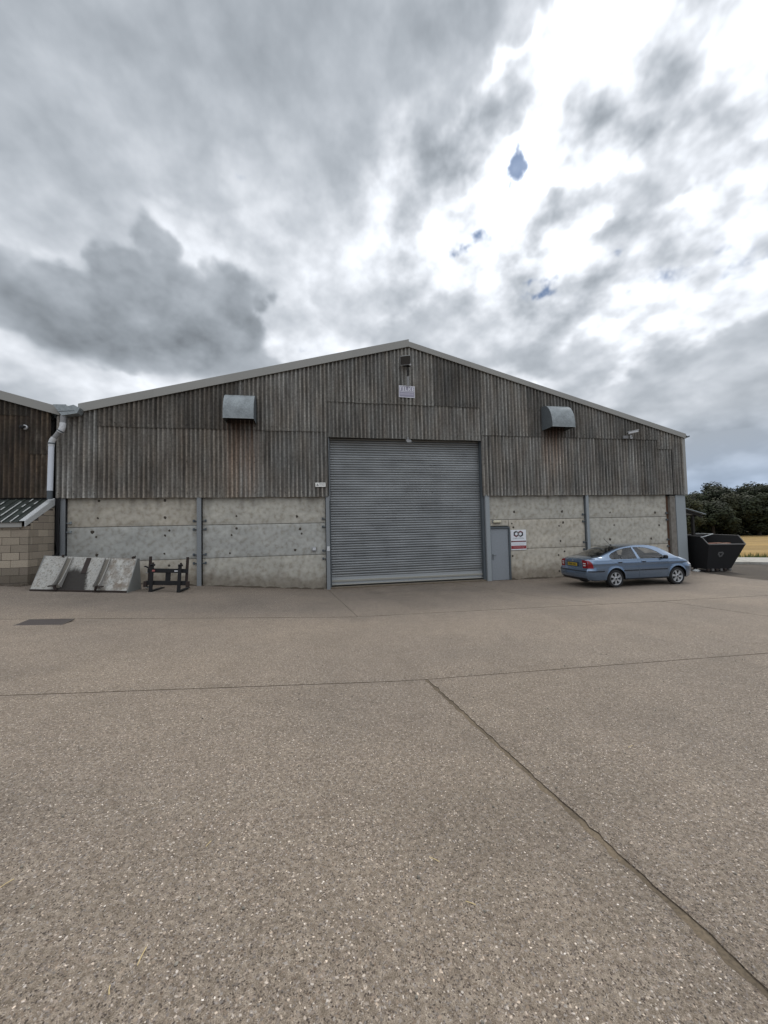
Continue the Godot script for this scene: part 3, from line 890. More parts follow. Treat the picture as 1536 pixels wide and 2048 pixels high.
func build_barn() -> void:
	var barn := thing("barn", "large gabled barn with grey corrugated cladding above concrete wall panels and a roller shutter", "barn")
	var flat_top := func(y: float) -> Callable: return func(_x: float) -> float: return y
	var under := func(x: float) -> float: return roof_under(x) + 0.05
	# lower courses, then the upper courses that lap over them
	var x := -8.21
	var tall := [1.05, 1.0]
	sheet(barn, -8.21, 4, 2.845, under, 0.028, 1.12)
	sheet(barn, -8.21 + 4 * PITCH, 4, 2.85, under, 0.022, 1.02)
	x = -8.21 + 8 * PITCH
	var lower_l := [0.86, 0.80, 0.84, 0.92, 0.95, 1.0, 0.82, 0.86]
	var upper_l := [0.66, 0.60, 0.62, 0.52, 0.52, 0.92, 1.08, 1.02]
	var warm := Color(1.03, 0.98, 0.93)
	for k in 8:
		var n := 6 if k < 7 else 0
		if k == 7: n = int(round((0.80 - x) / PITCH))
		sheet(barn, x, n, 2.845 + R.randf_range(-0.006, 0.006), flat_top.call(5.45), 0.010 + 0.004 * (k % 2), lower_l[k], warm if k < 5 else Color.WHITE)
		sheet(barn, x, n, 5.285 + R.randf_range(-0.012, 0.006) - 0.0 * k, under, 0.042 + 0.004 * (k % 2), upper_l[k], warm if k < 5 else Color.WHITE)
		x += n * PITCH
	var xr := x
	# above the shutter
	var mid_low := [0.86, 0.78, 0.84, 0.94, 1.02, 1.06]
	var mid_up := [0.86, 0.90, 0.98, 1.06, 0.60, 0.64]
	for k in 6:
		var n := 7 if k < 5 else 6
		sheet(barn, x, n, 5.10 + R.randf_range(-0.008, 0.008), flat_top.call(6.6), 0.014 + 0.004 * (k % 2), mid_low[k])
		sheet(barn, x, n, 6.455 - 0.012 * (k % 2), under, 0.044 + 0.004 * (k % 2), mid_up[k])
		x += n * PITCH
	# right of the shutter
	var low_r := [0.92, 1.0, 1.08, 1.12, 1.0, 0.80, 1.02, 0.72]
	var up_r := [1.08, 0.98, 0.66, 0.62, 0.74, 0.84, 0.72, 0.80]
	for k in 9:
		var n := 7
		if k == 8: n = maxi(1, int(round((16.15 - x) / PITCH)))
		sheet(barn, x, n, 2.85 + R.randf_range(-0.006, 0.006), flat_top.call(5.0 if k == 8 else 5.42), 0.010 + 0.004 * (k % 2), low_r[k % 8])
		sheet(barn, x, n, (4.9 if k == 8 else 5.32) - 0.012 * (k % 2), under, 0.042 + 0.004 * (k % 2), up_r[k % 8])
		x += n * PITCH
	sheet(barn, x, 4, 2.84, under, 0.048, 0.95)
	var xe := x + 4 * PITCH
	# corner flashing
	var g := Geo.new()
	g.box(Vector3(xe + 0.03, 4.15, -0.02), Vector3(0.16, 2.62, 0.16), Basis(), 0.01)
	obj("corner_flashing", g, M.trim, barn)

	# cladding screws
	var sc := Geo.new()
	for row in [[-8.1, xe, 3.0], [-6.9, 0.7, 4.1], [-6.9, 0.7, 5.42], [0.9, 6.9, 5.25], [0.9, 6.9, 6.58], [7.0, 15.9, 5.47], [7.0, 15.9, 4.15]]:
		var q: float = row[0]
		while q < row[1]:
			sc.box(Vector3(q, row[2] + R.randf_range(-0.012, 0.012), 0.066), Vector3(0.022, 0.022, 0.014))
			q += PITCH * (3 if int(q * 7.0) % 2 == 0 else 4)
	obj("fixing_screws", sc, M.void, barn).set_meta("kind", "stuff")

	# verge trim: lengths that lap, the left run passing over the right one at the ridge
	for k in 5:
		var a0 := -7.52 + k * 2.30; var a1 := a0 + 2.315
		var h := 0.293
		var p := PackedVector2Array([Vector2(a0, roof_under(a0)), Vector2(minf(a1, 3.96), roof_under(minf(a1, 3.93))), Vector2(minf(a1, 3.96), roof_under(minf(a1, 3.93)) + h), Vector2(a0, roof_under(a0) + h)])
		var v := Geo.new()
		v.col = gray(0.96 + 0.06 * (k % 2))
		v.prism(p, 0.10, 0.128 + 0.003 * (k % 2))
		v.prism(PackedVector2Array([p[3] - Vector2(0, 0.012), p[2] - Vector2(0, 0.012), p[2], p[3]]), -0.22, 0.0995)
		obj("verge_trim", v, M.trim, barn)
	for k in 5:
		var a0 := 3.935 + k * 2.59; var a1 := a0 + 2.605
		var h := 0.215
		var v := Geo.new()
		v.col = gray(0.96 + 0.06 * (k % 2))
		v.prism(PackedVector2Array([Vector2(a0, roof_under(a0)), Vector2(a1, roof_under(a1)), Vector2(a1, roof_under(a1) + h), Vector2(a0, roof_under(a0) + h)]), 0.09, 0.122 + 0.003 * (k % 2))
		v.prism(PackedVector2Array([Vector2(a0, roof_under(a0) + h - 0.012), Vector2(a1, roof_under(a1) + h - 0.012), Vector2(a1, roof_under(a1) + h), Vector2(a0, roof_under(a0) + h)]), -0.22, 0.0895)
		obj("verge_trim", v, M.trim, barn)

	# roof, back and flank, so that the barn is a closed building
	for side in 2:
		var r := Geo.new()
		var a := Vector2(-7.6, roof_under(-7.6) + 0.10) if side == 0 else Vector2(3.93, 8.86)
		var b := Vector2(3.93, 8.86) if side == 0 else Vector2(16.95, roof_under(16.95) + 0.10)
		r.prism(PackedVector2Array([a, b, b + Vector2(0, 0.06), a + Vector2(0, 0.06)]), -28.0, 0.06)
		r.col = gray(0.14)
		obj("roof_slope", r, M.fibre_cement, barn)
	var wv := Geo.new()
	wv.col = gray(0.12)
	wv.box(Vector3(-3.8, 4.0, -0.33), Vector3(9.1, 3.1, 0.06)); wv.box(Vector3(11.95, 4.0, -0.33), Vector3(9.9, 3.1, 0.06)); wv.box(Vector3(3.9, 5.4, -0.34), Vector3(6.4, 0.4, 0.05))
	wv.prism(PackedVector2Array([Vector2(-8.2, 5.3), Vector2(16.8, 5.3), Vector2(16.8, 5.4), Vector2(3.93, 8.75), Vector2(-8.2, 5.45)]), -0.36, -0.30)
	obj("light_stop_lining", wv, M.fibre_cement, barn)  # added unseen sheet behind the cladding that blocks light
	var fl := Geo.new()
	fl.col = gray(0.16)
	fl.box(Vector3(16.86, 4.0, -14.2), Vector3(0.1, 3.0, 28.0)); fl.box(Vector3(16.76, 0.9, -14.3), Vector3(0.2, 3.4, 27.6)); fl.box(Vector3(-8.25, 2.4, -14.6), Vector3(0.06, 6.4, 28.0))
	fl.prism(PackedVector2Array([Vector2(-8.2, -0.8), Vector2(16.9, -0.8), Vector2(16.9, 5.4), Vector2(3.93, 8.86), Vector2(-8.2, 5.6)]), -28.15, -28.05)
	obj("side_wall", fl, M.fibre_cement, barn)

	# precast wall panels in three courses per bay
	var grey := Color(0.98, 1.02, 1.06); var tan := Color(1.04, 1.0, 0.94); var mid := Color(1.0, 1.0, 0.98)
	var bays := [[-7.93, -3.885], [-3.71, 0.605]]
	for b in bays:
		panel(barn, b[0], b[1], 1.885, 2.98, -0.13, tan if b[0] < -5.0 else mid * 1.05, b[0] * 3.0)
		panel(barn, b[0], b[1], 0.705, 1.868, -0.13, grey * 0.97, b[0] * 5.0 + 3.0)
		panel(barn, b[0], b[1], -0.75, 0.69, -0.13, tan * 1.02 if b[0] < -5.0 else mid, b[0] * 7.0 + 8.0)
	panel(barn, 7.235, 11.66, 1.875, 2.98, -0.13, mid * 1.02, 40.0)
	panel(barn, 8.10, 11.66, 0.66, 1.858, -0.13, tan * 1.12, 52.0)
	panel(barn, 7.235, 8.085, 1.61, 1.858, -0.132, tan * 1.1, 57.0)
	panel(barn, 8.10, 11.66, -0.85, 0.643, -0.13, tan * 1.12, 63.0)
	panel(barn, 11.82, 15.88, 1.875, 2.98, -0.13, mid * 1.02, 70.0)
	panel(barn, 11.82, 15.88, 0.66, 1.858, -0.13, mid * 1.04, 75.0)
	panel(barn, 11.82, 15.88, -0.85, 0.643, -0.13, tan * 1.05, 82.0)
	for p in [[-6.99, 2.76], [-4.94, 2.76], [-7.02, 2.17], [-4.93, 2.16], [-7.18, 1.71], [-7.06, 1.54], [-4.79, 1.71], [-4.93, 1.54], [-7.04, 0.93], [-4.95, 0.91], [-4.8, 0.49], [-2.57, 2.18], [-0.44, 2.13], [-2.74, 1.5], [-2.57, 1.73], [-0.33, 1.66], [-0.28, 1.49], [-2.8, 0.85], [-0.52, 0.89], [8.36, 2.18], [10.59, 2.17], [8.24, 1.7], [8.3, 1.54], [10.62, 1.7], [10.42, 1.56], [10.46, 0.92], [10.63, 0.47], [10.34, 0.33], [10.35, -0.35], [8.22, 0.36], [12.88, 0.92], [14.99, 0.9], [12.94, 2.09], [15.27, 2.06], [13.12, 1.54], [15.45, 1.49]]:
		obj("filled_hole", blob(Vector3(p[0], p[1], -0.126), R.randf_range(0.036, 0.060)), M.mark, barn)

	# steel columns between the bays with the clips that hold the panels
	steel_column(barn, -3.872, -3.722, -0.35, 2.86, M.steel_paint)
	steel_column(barn, 0.62, 0.755, -0.66, 2.86, M.steel_paint)
	steel_column(barn, 11.675, 11.805, -0.72, 2.86, M.pale_flange)
	steel_column(barn, -8.08, -7.935, -0.1, 2.86, M.steel_paint, -0.02)
	for c in [-3.872, -3.722, 0.62, 11.675, 15.95, -7.93]:
		for y in [2.02, 1.72, 0.83, 0.53]:
			var s := 1.0 if c in [-3.722, -7.93] else -1.0
			var b := Geo.new()
			b.box(Vector3(c + s * 0.07, y, -0.105), Vector3(0.15, 0.03, 0.035)); b.box(Vector3(c + s * 0.12, y + 0.01, -0.095), Vector3(0.06, 0.085, 0.05), Basis(), 0.008)
			obj("panel_clip", b, M.steel_dark if c != -7.93 else M.galvanised, barn)
	# right-hand corner: rusty recess, concrete pier, pale steel corner post
	var co := Geo.new()
	co.box(Vector3(16.53, 1.05, -0.09), Vector3(0.48, 3.56, 0.16), Basis(), 0.006)
	co.box(Vector3(16.80, 1.05, -0.14), Vector3(0.055, 3.56, 0.22), Basis(), 0.004)
	obj("corner_post", co, M.pale_flange, barn)
	var pier := Geo.new()
	pier.col = Color(0.22, 0.205, 0.185)
	pier.box(Vector3(16.14, 1.05, -0.10), Vector3(0.28, 3.5, 0.14), Basis(), 0.012)
	obj("concrete_pier", pier, M.precast_concrete, barn)
	var rec := Geo.new()
	rec.box(Vector3(15.945, 1.05, -0.17), Vector3(0.11, 3.5, 0.05))
	obj("rusty_channel", rec, M.rust, barn)

	build_shutter(barn)
	build_door(barn)

	# gutter on the right-hand eave, seen end on
	var gu := Geo.new()
	var prof := PackedVector2Array()
	for k in 9:
		var a := PI + PI * k / 8.0
		prof.append(Vector2(cos(a) * 0.085, sin(a) * 0.085))
	for k in 9:
		var a := TAU - PI * k / 8.0
		prof.append(Vector2(cos(a) * 0.077, sin(a) * 0.077))
	gu.prism(prof, -28.0, 0.16, Transform3D(Basis(), Vector3(16.98, 5.53, 0)))
	obj("eaves_gutter", gu, M.steel_dark, barn)

func build_shutter(barn: Node3D) -> void:
	var sh := Node3D.new()
	sh.name = "roller_shutter"
	barn.add_child(sh, true)
	var x0 := 0.80; var x1 := 6.92
	var pitch := 0.0955
	var y := -0.20
	var k := 0
	var L := 0.0
	while y < 5.3:
		var g := Geo.new()
		# a slat rolled to a shallow curve, with a lipped lower edge
		var pr := [Vector2(0.0, -0.030), Vector2(0.008, -0.004), Vector2(0.028, 0.008), Vector2(0.050, 0.011), Vector2(0.070, 0.008), Vector2(0.086, -0.002), Vector2(0.0955, -0.030)]
		var bow := R.randf_range(-0.005, 0.005)
		g.grid(20, 6, func(u: float, v: float) -> Vector3:
			var p: Vector2 = pr[int(round(v * 6.0))]
			return Vector3(lerpf(x0, x1, u), y + p.x + bow * sin(PI * u), -0.255 + p.y + 0.004 * fbm.get_noise_2d(u * 5.0, y)),
			func(p: Vector3, u: float, _v: float) -> Color:
				var t := 1.0 + 0.30 * fbm.get_noise_2d(p.x * 0.5, p.y * 2.4) + 0.16 * fbm.get_noise_2d(p.x * 5.0, p.y * 0.5 + 50.0) + 0.12 * fbm.get_noise_2d(p.x * 4.0, p.y * 40.0)
				t += 0.18 * smooth(1.5, 4.0, p.y) * (0.5 + fbm.get_noise_2d(p.x * 0.4 + 3.0, p.y * 0.8))
				var low := smooth(0.5, -0.2, p.y) * clampf(0.5 + fbm.get_noise_2d(p.x * 1.5, p.y * 3.0), 0.0, 1.0)
				t *= 0.62
				var c := Color(t, t, t).lerp(Color(0.40, 0.33, 0.25), 0.25 * low)
				return c.lerp(Color(0.47, 0.41, 0.35), 0.4 * smooth(4.6, 5.05, p.y)) if u < 2.0 else c)
		obj("slat", g, M.shutter, sh)
		y += pitch
		k += 1
	var rail := Geo.new()
	rail.box(Vector3(3.86, -0.335, -0.240), Vector3(6.12, 0.075, 0.04), Basis(), 0.006)
	rail.box(Vector3(3.86, -0.475, -0.232), Vector3(6.12, 0.035, 0.07), Basis(), 0.008)
	obj("bottom_rail", rail, M.shutter_rail, sh)
	var web := Geo.new()
	web.box(Vector3(3.86, -0.35, -0.262), Vector3(6.10, 0.32, 0.02))
	obj("rail_web", web, M.shutter, sh)
	var seal := Geo.new()
	seal.box(Vector3(3.86, -0.515, -0.25), Vector3(6.12, 0.05, 0.03))
	obj("rubber_seal", seal, M.rubber, sh)
	var bk := Geo.new()
	bk.box(Vector3(3.86, 2.6, -0.40), Vector3(6.9, 7.2, 0.05))
	obj("dark_backing", bk, M.void, sh)  # added black sheet that stops sky showing between the slats
	var ax := Geo.new()
	ax.box(Vector3(3.86, 5.33, -0.33), Vector3(6.4, 0.30, 0.22))
	obj("roller_box", ax, M.steel_dark, sh)
	var gl := Geo.new()
	gl.box(Vector3(0.785, 2.25, -0.19), Vector3(0.045, 5.8, 0.14), Basis(), 0.004)
	obj("guide", gl, M.steel_dark, sh)
	var gr2 := Geo.new()
	gr2.box(Vector3(6.965, 2.25, -0.17), Vector3(0.10, 5.8, 0.17), Basis(), 0.004)
	obj("guide", gr2, M.steel_dark, sh)
	# jambs: the shutter stands in a steel frame
	var j := Geo.new()
	j.box(Vector3(7.125, 1.1, -0.075), Vector3(0.19, 3.6, 0.13), Basis(), 0.006)
	obj("shutter_jamb", j, M.pale_flange, barn)
	var j2 := Geo.new()
	j2.box(Vector3(7.035, 2.25, -0.09), Vector3(0.03, 5.8, 0.17), Basis(), 0.003)
	obj("shutter_jamb", j2, M.steel_paint, barn)
	var j3 := Geo.new()
	j3.box(Vector3(0.765, 3.9, -0.08), Vector3(0.02, 2.4, 0.12))
	obj("shutter_jamb", j3, M.steel_paint, barn)
	var sill := Geo.new()
	sill.col = Color(0.16, 0.13, 0.10)
	sill.box(Vector3(3.86, -0.62, -0.22), Vector3(6.3, 0.16, 0.34), Basis(), 0.02)
	obj("threshold", sill, M.precast_concrete, barn)

func build_door(barn: Node3D) -> void:
	var d := Geo.new()
	d.box(Vector3(7.63, 0.455, -0.085), Vector3(0.775, 2.09, 0.045), Basis(), 0.006)
	var door := obj("door", d, M.door_paint, barn)
	var h := Geo.new()
	h.box(Vector3(7.315, 0.36, -0.054), Vector3(0.045, 0.24, 0.012), Basis(), 0.004)
	h.box(Vector3(7.315, 0.42, -0.03), Vector3(0.018, 0.018, 0.05)); h.box(Vector3(7.37, 0.42, -0.008), Vector3(0.13, 0.018, 0.016), Basis(), 0.005)
	obj("handle", h, M.galvanised_dark, door)
	for y in [1.25, 0.45, -0.35]:
		var hi := Geo.new()
		hi.box(Vector3(8.015, y, -0.055), Vector3(0.022, 0.11, 0.03), Basis(), 0.006)
		obj("hinge", hi, M.galvanised_dark, door)
	var f := Geo.new()
	f.box(Vector3(7.65, 1.545, -0.075), Vector3(0.86, 0.075, 0.12), Basis(), 0.004)
	f.box(Vector3(8.055, 0.44, -0.075), Vector3(0.065, 2.14, 0.12), Basis(), 0.004)
	f.box(Vector3(7.232, 0.44, -0.085), Vector3(0.022, 2.14, 0.10), Basis(), 0.004)
	obj("door_frame", f, M.steel_dark, barn)
	var back := Geo.new()
	back.box(Vector3(7.65, 0.5, -0.24), Vector3(0.86, 2.3, 0.04))
	obj("door_backing", back, M.void, barn)

# ---------------------------------------------------------------- the darker barn on the left, whose roof runs down to the shared valley gutter
func left_under(x: float) -> float:
	return 5.66 + 0.275 * (-8.28 - x)

func build_left_barn() -> void:
	var b := thing("old_barn", "dark brown weathered corrugated barn at the left, sharing a valley gutter with the large barn", "barn", Vector3.ZERO)
	var dark := func(x: float, y: float, s: float) -> Color:
		var run := fbm.get_noise_2d(x * 6.0, y * 0.4 + s)
		var spot := fbm.get_noise_2d(x * 8.0, y * 5.0)
		var t := 1.0 + 0.7 * run + 0.35 * spot
		var c := Color(0.052, 0.043, 0.035).lerp(Color(0.080, 0.058, 0.040), clampf(0.5 + fbm.get_noise_2d(x * 1.1, y * 0.6), 0.0, 1.0))
		var pale := smooth(0.15, 0.55, fbm.get_noise_2d(x * 5.0 + 3.0, y * 1.4)) * smooth(-9.2, -8.6, x)
		return Color(c.r * t, c.g * t, c.b * t).lerp(Color(0.17, 0.15, 0.125), 0.6 * pale)
	var under := func(x: float) -> float: return left_under(x) + 0.04
	var n := 6
	for k in 7:
		var x := -8.37 - (k + 1) * n * PITCH
		var lap := 4.30 if k == 0 else 4.32
		var z := 0.004 * (k % 2)
		if k == 0:
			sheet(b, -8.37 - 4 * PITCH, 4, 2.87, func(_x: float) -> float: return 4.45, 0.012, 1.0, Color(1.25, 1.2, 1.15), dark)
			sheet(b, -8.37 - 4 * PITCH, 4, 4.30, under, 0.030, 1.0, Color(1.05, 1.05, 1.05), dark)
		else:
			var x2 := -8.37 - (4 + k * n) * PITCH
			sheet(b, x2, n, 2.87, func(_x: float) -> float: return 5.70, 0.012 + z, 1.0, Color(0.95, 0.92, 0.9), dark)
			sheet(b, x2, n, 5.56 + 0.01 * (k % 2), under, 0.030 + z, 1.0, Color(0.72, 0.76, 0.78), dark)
	for k in 4:
		var a1 := -8.06 - k * 2.2; var a0 := a1 - 2.215
		var v := Geo.new()
		v.col = gray(0.93 + 0.06 * (k % 2))
		v.prism(PackedVector2Array([Vector2(a0, left_under(a0)), Vector2(a1, left_under(a1)), Vector2(a1, left_under(a1) + 0.285), Vector2(a0, left_under(a0) + 0.285)]), 0.09, 0.12 + 0.003 * (k % 2))
		v.prism(PackedVector2Array([Vector2(a0, left_under(a0) + 0.273), Vector2(a1, left_under(a1) + 0.273), Vector2(a1, left_under(a1) + 0.285), Vector2(a0, left_under(a0) + 0.285)]), -0.2, 0.0895)
		obj("verge_trim", v, M.trim, b)
	var r := Geo.new()
	r.col = gray(0.1)
	r.prism(PackedVector2Array([Vector2(-17.0, left_under(-17.0) + 0.1), Vector2(-8.1, left_under(-8.1) + 0.1), Vector2(-8.1, left_under(-8.1) + 0.16), Vector2(-17.0, left_under(-17.0) + 0.16)]), -26.0, 0.05)
	obj("roof_slope", r, M.fibre_cement, b)
	var w := Geo.new()
	w.col = gray(0.06)
	w.box(Vector3(-8.46, 2.4, -13.2), Vector3(0.1, 6.4, 26.0)); w.box(Vector3(-12.8, 3.4, -0.14), Vector3(8.7, 4.3, 0.1)); w.box(Vector3(-12.8, 0.6, -0.2), Vector3(8.7, 4.5, 0.1))
	w.prism(PackedVector2Array([Vector2(-17.0, 5.5), Vector2(-8.4, 5.5), Vector2(-8.4, 5.68), Vector2(-17.0, 8.0)]), -0.2, -0.1)
	obj("inner_wall", w, M.fibre_cement, b)
	var gap := Geo.new()
	gap.box(Vector3(-8.29, 2.5, -0.35), Vector3(0.14, 6.6, 0.2))
	obj("gap_shade", gap, M.void, b)  # black strip standing in for the shade in the gap between the barns

# ---------------------------------------------------------------- the blockwork lean-to in front of it
func build_lean_to() -> void:
	var s := thing("block_lean_to", "low lean-to of tan concrete blocks with a dark green ribbed roof and pale barge board", "shed")
	# blocks: nine courses in stretcher bond, front and right-hand side
	var variants := []
	for k in 6:
		var g := Geo.new()
		var w := 1.0
		g.box(Vector3.ZERO, Vector3(w, 0.215, 0.10), Basis(), 0.006)
		variants.append(g)
	var course := 0.225
	var base := 0.02
	var block := func(x0: float, x1: float, y: float, front: bool, top: float, s_: float) -> void:
		if x1 - x0 < 0.03: return
		var g := Geo.new()
		var t := 1.0 + 0.5 * (fbm.get_noise_2d(s_ * 7.3, y * 5.0)) + R.randf_range(-0.10, 0.10)
		var c := Color(0.42, 0.355, 0.275) * t
		var dirt := smooth(0.75, 0.2, y)
		c = c.lerp(Color(0.075, 0.062, 0.048), 0.7 * dirt)
		g.col = Color(c.r, c.g, c.b)
		var h := minf(0.2145, top - y)
		if h < 0.02: return
		var jut := R.randf_range(-0.003, 0.003)
		if front:
			g.box(Vector3((x0 + x1) / 2, y + h / 2, 1.17 + jut), Vector3(x1 - x0, h, 0.10), Basis(), 0.006)
		else:
			g.box(Vector3(-8.26 + jut, y + h / 2, (x0 + x1) / 2), Vector3(0.10, h, x1 - x0), Basis(), 0.006)
		obj("block", g, M.block, s)
	for k in 9:
		var y := base + k * course
		var off := 0.225 if k % 2 == 0 else 0.0
		var x := -8.212
		var first := true
		while x > -11.6:
			var l := (0.2145 if off > 0.0 else 0.44) if first else 0.44
			block.call(maxf(x - l, -11.7), x, y, true, 1.92, x)
			x -= l + 0.0105
			first = false
	for k in 13:
		var y := base + k * course
		var z := 1.115
		var first := true
		while z > 0.02:
			var l := (0.10 if k % 2 == 0 else 0.325) if first else 0.44
			var z0 := maxf(z - l, 0.02)
			# clipped under the slope of the roof
			var top := 1.93 + (1.22 - (z0 + z) * 0.5) * 0.565
			block.call(z0, z, y, false, top, z + 30.0)
			z -= l + 0.0105
			first = false
	var m := Geo.new()
	m.box(Vector3(-9.97, 0.82, 1.163), Vector3(3.49, 2.2, 0.085)); m.prism(PackedVector2Array([Vector2(0.0, -0.3), Vector2(1.12, -0.3), Vector2(1.12, 1.98), Vector2(0.0, 2.61)]), -8.3, -8.217, Transform3D(Basis(Vector3(0, 0, 1), Vector3(0, 1, 0), Vector3(1, 0, 0)), Vector3.ZERO))
	obj("mortar_bed", m, M.mortar, s)
	# roof sheets with raised ribs
	var ey := 2.035; var ez := 1.34; var ty := 2.80; var tz := 0.03
	for k in 4:
		var x0 := -8.32 - (k + 1) * 0.92
		var g := Geo.new()
		var prof := []
		for r in 4:
			var q := x0 + r * 0.23
			prof.append_array([Vector2(q, 0.0), Vector2(q + 0.15, 0.0), Vector2(q + 0.168, 0.032), Vector2(q + 0.212, 0.032)])
		prof.append(Vector2(x0 + 0.92, 0.0))
		var up := Vector3(0, cos(0.53), sin(0.53))
		for p in prof.size() - 1:
			var a: Vector2 = prof[p]; var b: Vector2 = prof[p + 1]
			var rib := a.y > 0.0
			for q in 8:
				var f0 := q / 8.0; var f1 := (q + 1) / 8.0
				var worn := rib and a.y == b.y and fbm.get_noise_2d(a.x * 9.0, q * 0.45) > -0.02  # pale rib tops: wear with a highlight painted into the colour
				g.col = Color(0.80, 0.80, 0.78) if worn else Color(0.048, 0.060, 0.050) * (0.9 + 0.5 * fbm.get_noise_2d(a.x * 3.0, q * 0.7))
				var la := Vector3(a.x, lerpf(ey, ty, f0), lerpf(ez, tz, f0)) + up * a.y; var lb := Vector3(b.x, lerpf(ey, ty, f0), lerpf(ez, tz, f0)) + up * b.y
				var ha := Vector3(a.x, lerpf(ey, ty, f1), lerpf(ez, tz, f1)) + up * a.y; var hb := Vector3(b.x, lerpf(ey, ty, f1), lerpf(ez, tz, f1)) + up * b.y
				g.quad(la, lb, hb, ha)
				if q == 0:
					g.quad(la - up * (a.y + 0.004), lb - up * (b.y + 0.004), lb, la)
		obj("roof_sheet", g, M.roof_green, s)
	var fa := Geo.new()
	fa.box(Vector3(-10.15, 1.965, 1.285), Vector3(3.62, 0.155, 0.025), Basis(), 0.004)
	obj("fascia_board", fa, M.trim, s)
	# barge board: a vertical face and a pale top flange
	var bb := Geo.new()
	var xf := Transform3D(Basis(Vector3(0, 0, -1), Vector3(0, 1, 0), Vector3(1, 0, 0)), Vector3.ZERO)
	bb.prism(PackedVector2Array([Vector2(-1.36, 1.90), Vector2(-0.02, 2.62), Vector2(-0.02, 2.84), Vector2(-1.36, 2.075)]), -8.225, -8.205, xf)
	bb.prism(PackedVector2Array([Vector2(-1.36, 2.067), Vector2(-0.02, 2.832), Vector2(-0.02, 2.845), Vector2(-1.36, 2.08)]), -8.36, -8.2265, xf)
	obj("barge_board", bb, M.worn_white, s)

# ---------------------------------------------------------------- the open store against the right flank of the barn
func build_shelter() -> void:
	var s := thing("open_store", "dark open-fronted lean-to with a thin pale roof edge against the barn's right flank", "shed")
	var roof := Geo.new()
	roof.prism(PackedVector2Array([Vector2(16.92, 2.25), Vector2(18.15, 1.93), Vector2(18.15, 1.965), Vector2(16.92, 2.285)]), -9.0, -0.2)
	obj("roof_sheet", roof, M.galvanised, s)
	var pur := Geo.new()
	for z in [-0.35, -1.6, -2.9]:
		pur.bar(Vector3(16.92, 2.17, z), Vector3(18.08, 1.865, z), 0.12, 0.05, 0.006)
	obj("rafter", pur, M.timber_dark, s)
	for z in [-0.45, -3.2, -6.2]:
		var p := Geo.new()
		p.box(Vector3(17.66, 0.62, z), Vector3(0.11, 2.6, 0.11), Basis(), 0.01)
		obj("post", p, M.timber_dark, s)
	var brd := Geo.new()
	for k in 9:
		brd.box(Vector3(17.30, -0.45 + k * 0.25 + 0.12, -3.3 + R.randf_range(-0.004, 0.004)), Vector3(0.78, 0.235, 0.03), Basis(), 0.004)
	obj("back_boarding", brd, M.timber_dark, s)
	for k in 7:
		var b := Geo.new()
		b.box(Vector3(17.72, -0.45 + k * 0.21, -1.8 + R.randf_range(-0.01, 0.01)), Vector3(0.03, 0.19, 2.8), Basis(), 0.004)
		obj("side_board", b, M.timber_dark, s)

# ---------------------------------------------------------------- the wood beyond the field
func leaf_crown(r: RandomNumberGenerator, h: float, w: float, count: int) -> Geo:
	var g := Geo.new()
	# bough ends: lumps of foliage spread over an egg-shaped crown
	var lumps := []
	for k in 26:
		var a := r.randf() * TAU; var e := r.randf_range(-0.95, 1.0)
		var q := sqrt(maxf(0.0, 1.0 - e * e)) * r.randf_range(0.55, 1.0)
		lumps.append([Vector3(cos(a) * q * w * 0.40, h * (0.52 + 0.36 * e), sin(a) * q * w * 0.40), w * r.randf_range(0.13, 0.24), r.randf_range(0.75, 1.3)])
	for k in count:
		var l: Array = lumps[r.randi() % lumps.size()]
		var d := Vector3(r.randfn(), r.randfn() * 0.75, r.randfn()).normalized()
		var p: Vector3 = l[0] + d * (l[1] as float) * pow(r.randf(), 0.4)
		var n := (d + Vector3(r.randf_range(-0.6, 0.6), r.randf_range(-0.2, 0.8), r.randf_range(-0.6, 0.6))).normalized()
		var s := r.randf_range(0.10, 0.22)
		var x := n.cross(Vector3(0.3, 1, 0.2)).normalized() * s
		var y := n.cross(x).normalized() * s * r.randf_range(0.5, 0.9)
		var t: float = l[2] * r.randf_range(0.65, 1.35)
		t *= 0.5
		g.col = Color(t, t, t * 0.9).lerp(Color(t * 1.5, t * 1.35, t * 0.8), r.randf() * 0.3)
		var i := g.vert(p - x, n); g.vert(p - y, n); g.vert(p + x, n); g.vert(p + y, n)
		g.face(i, i + 1, i + 2); g.face(i, i + 2, i + 3)
	return g

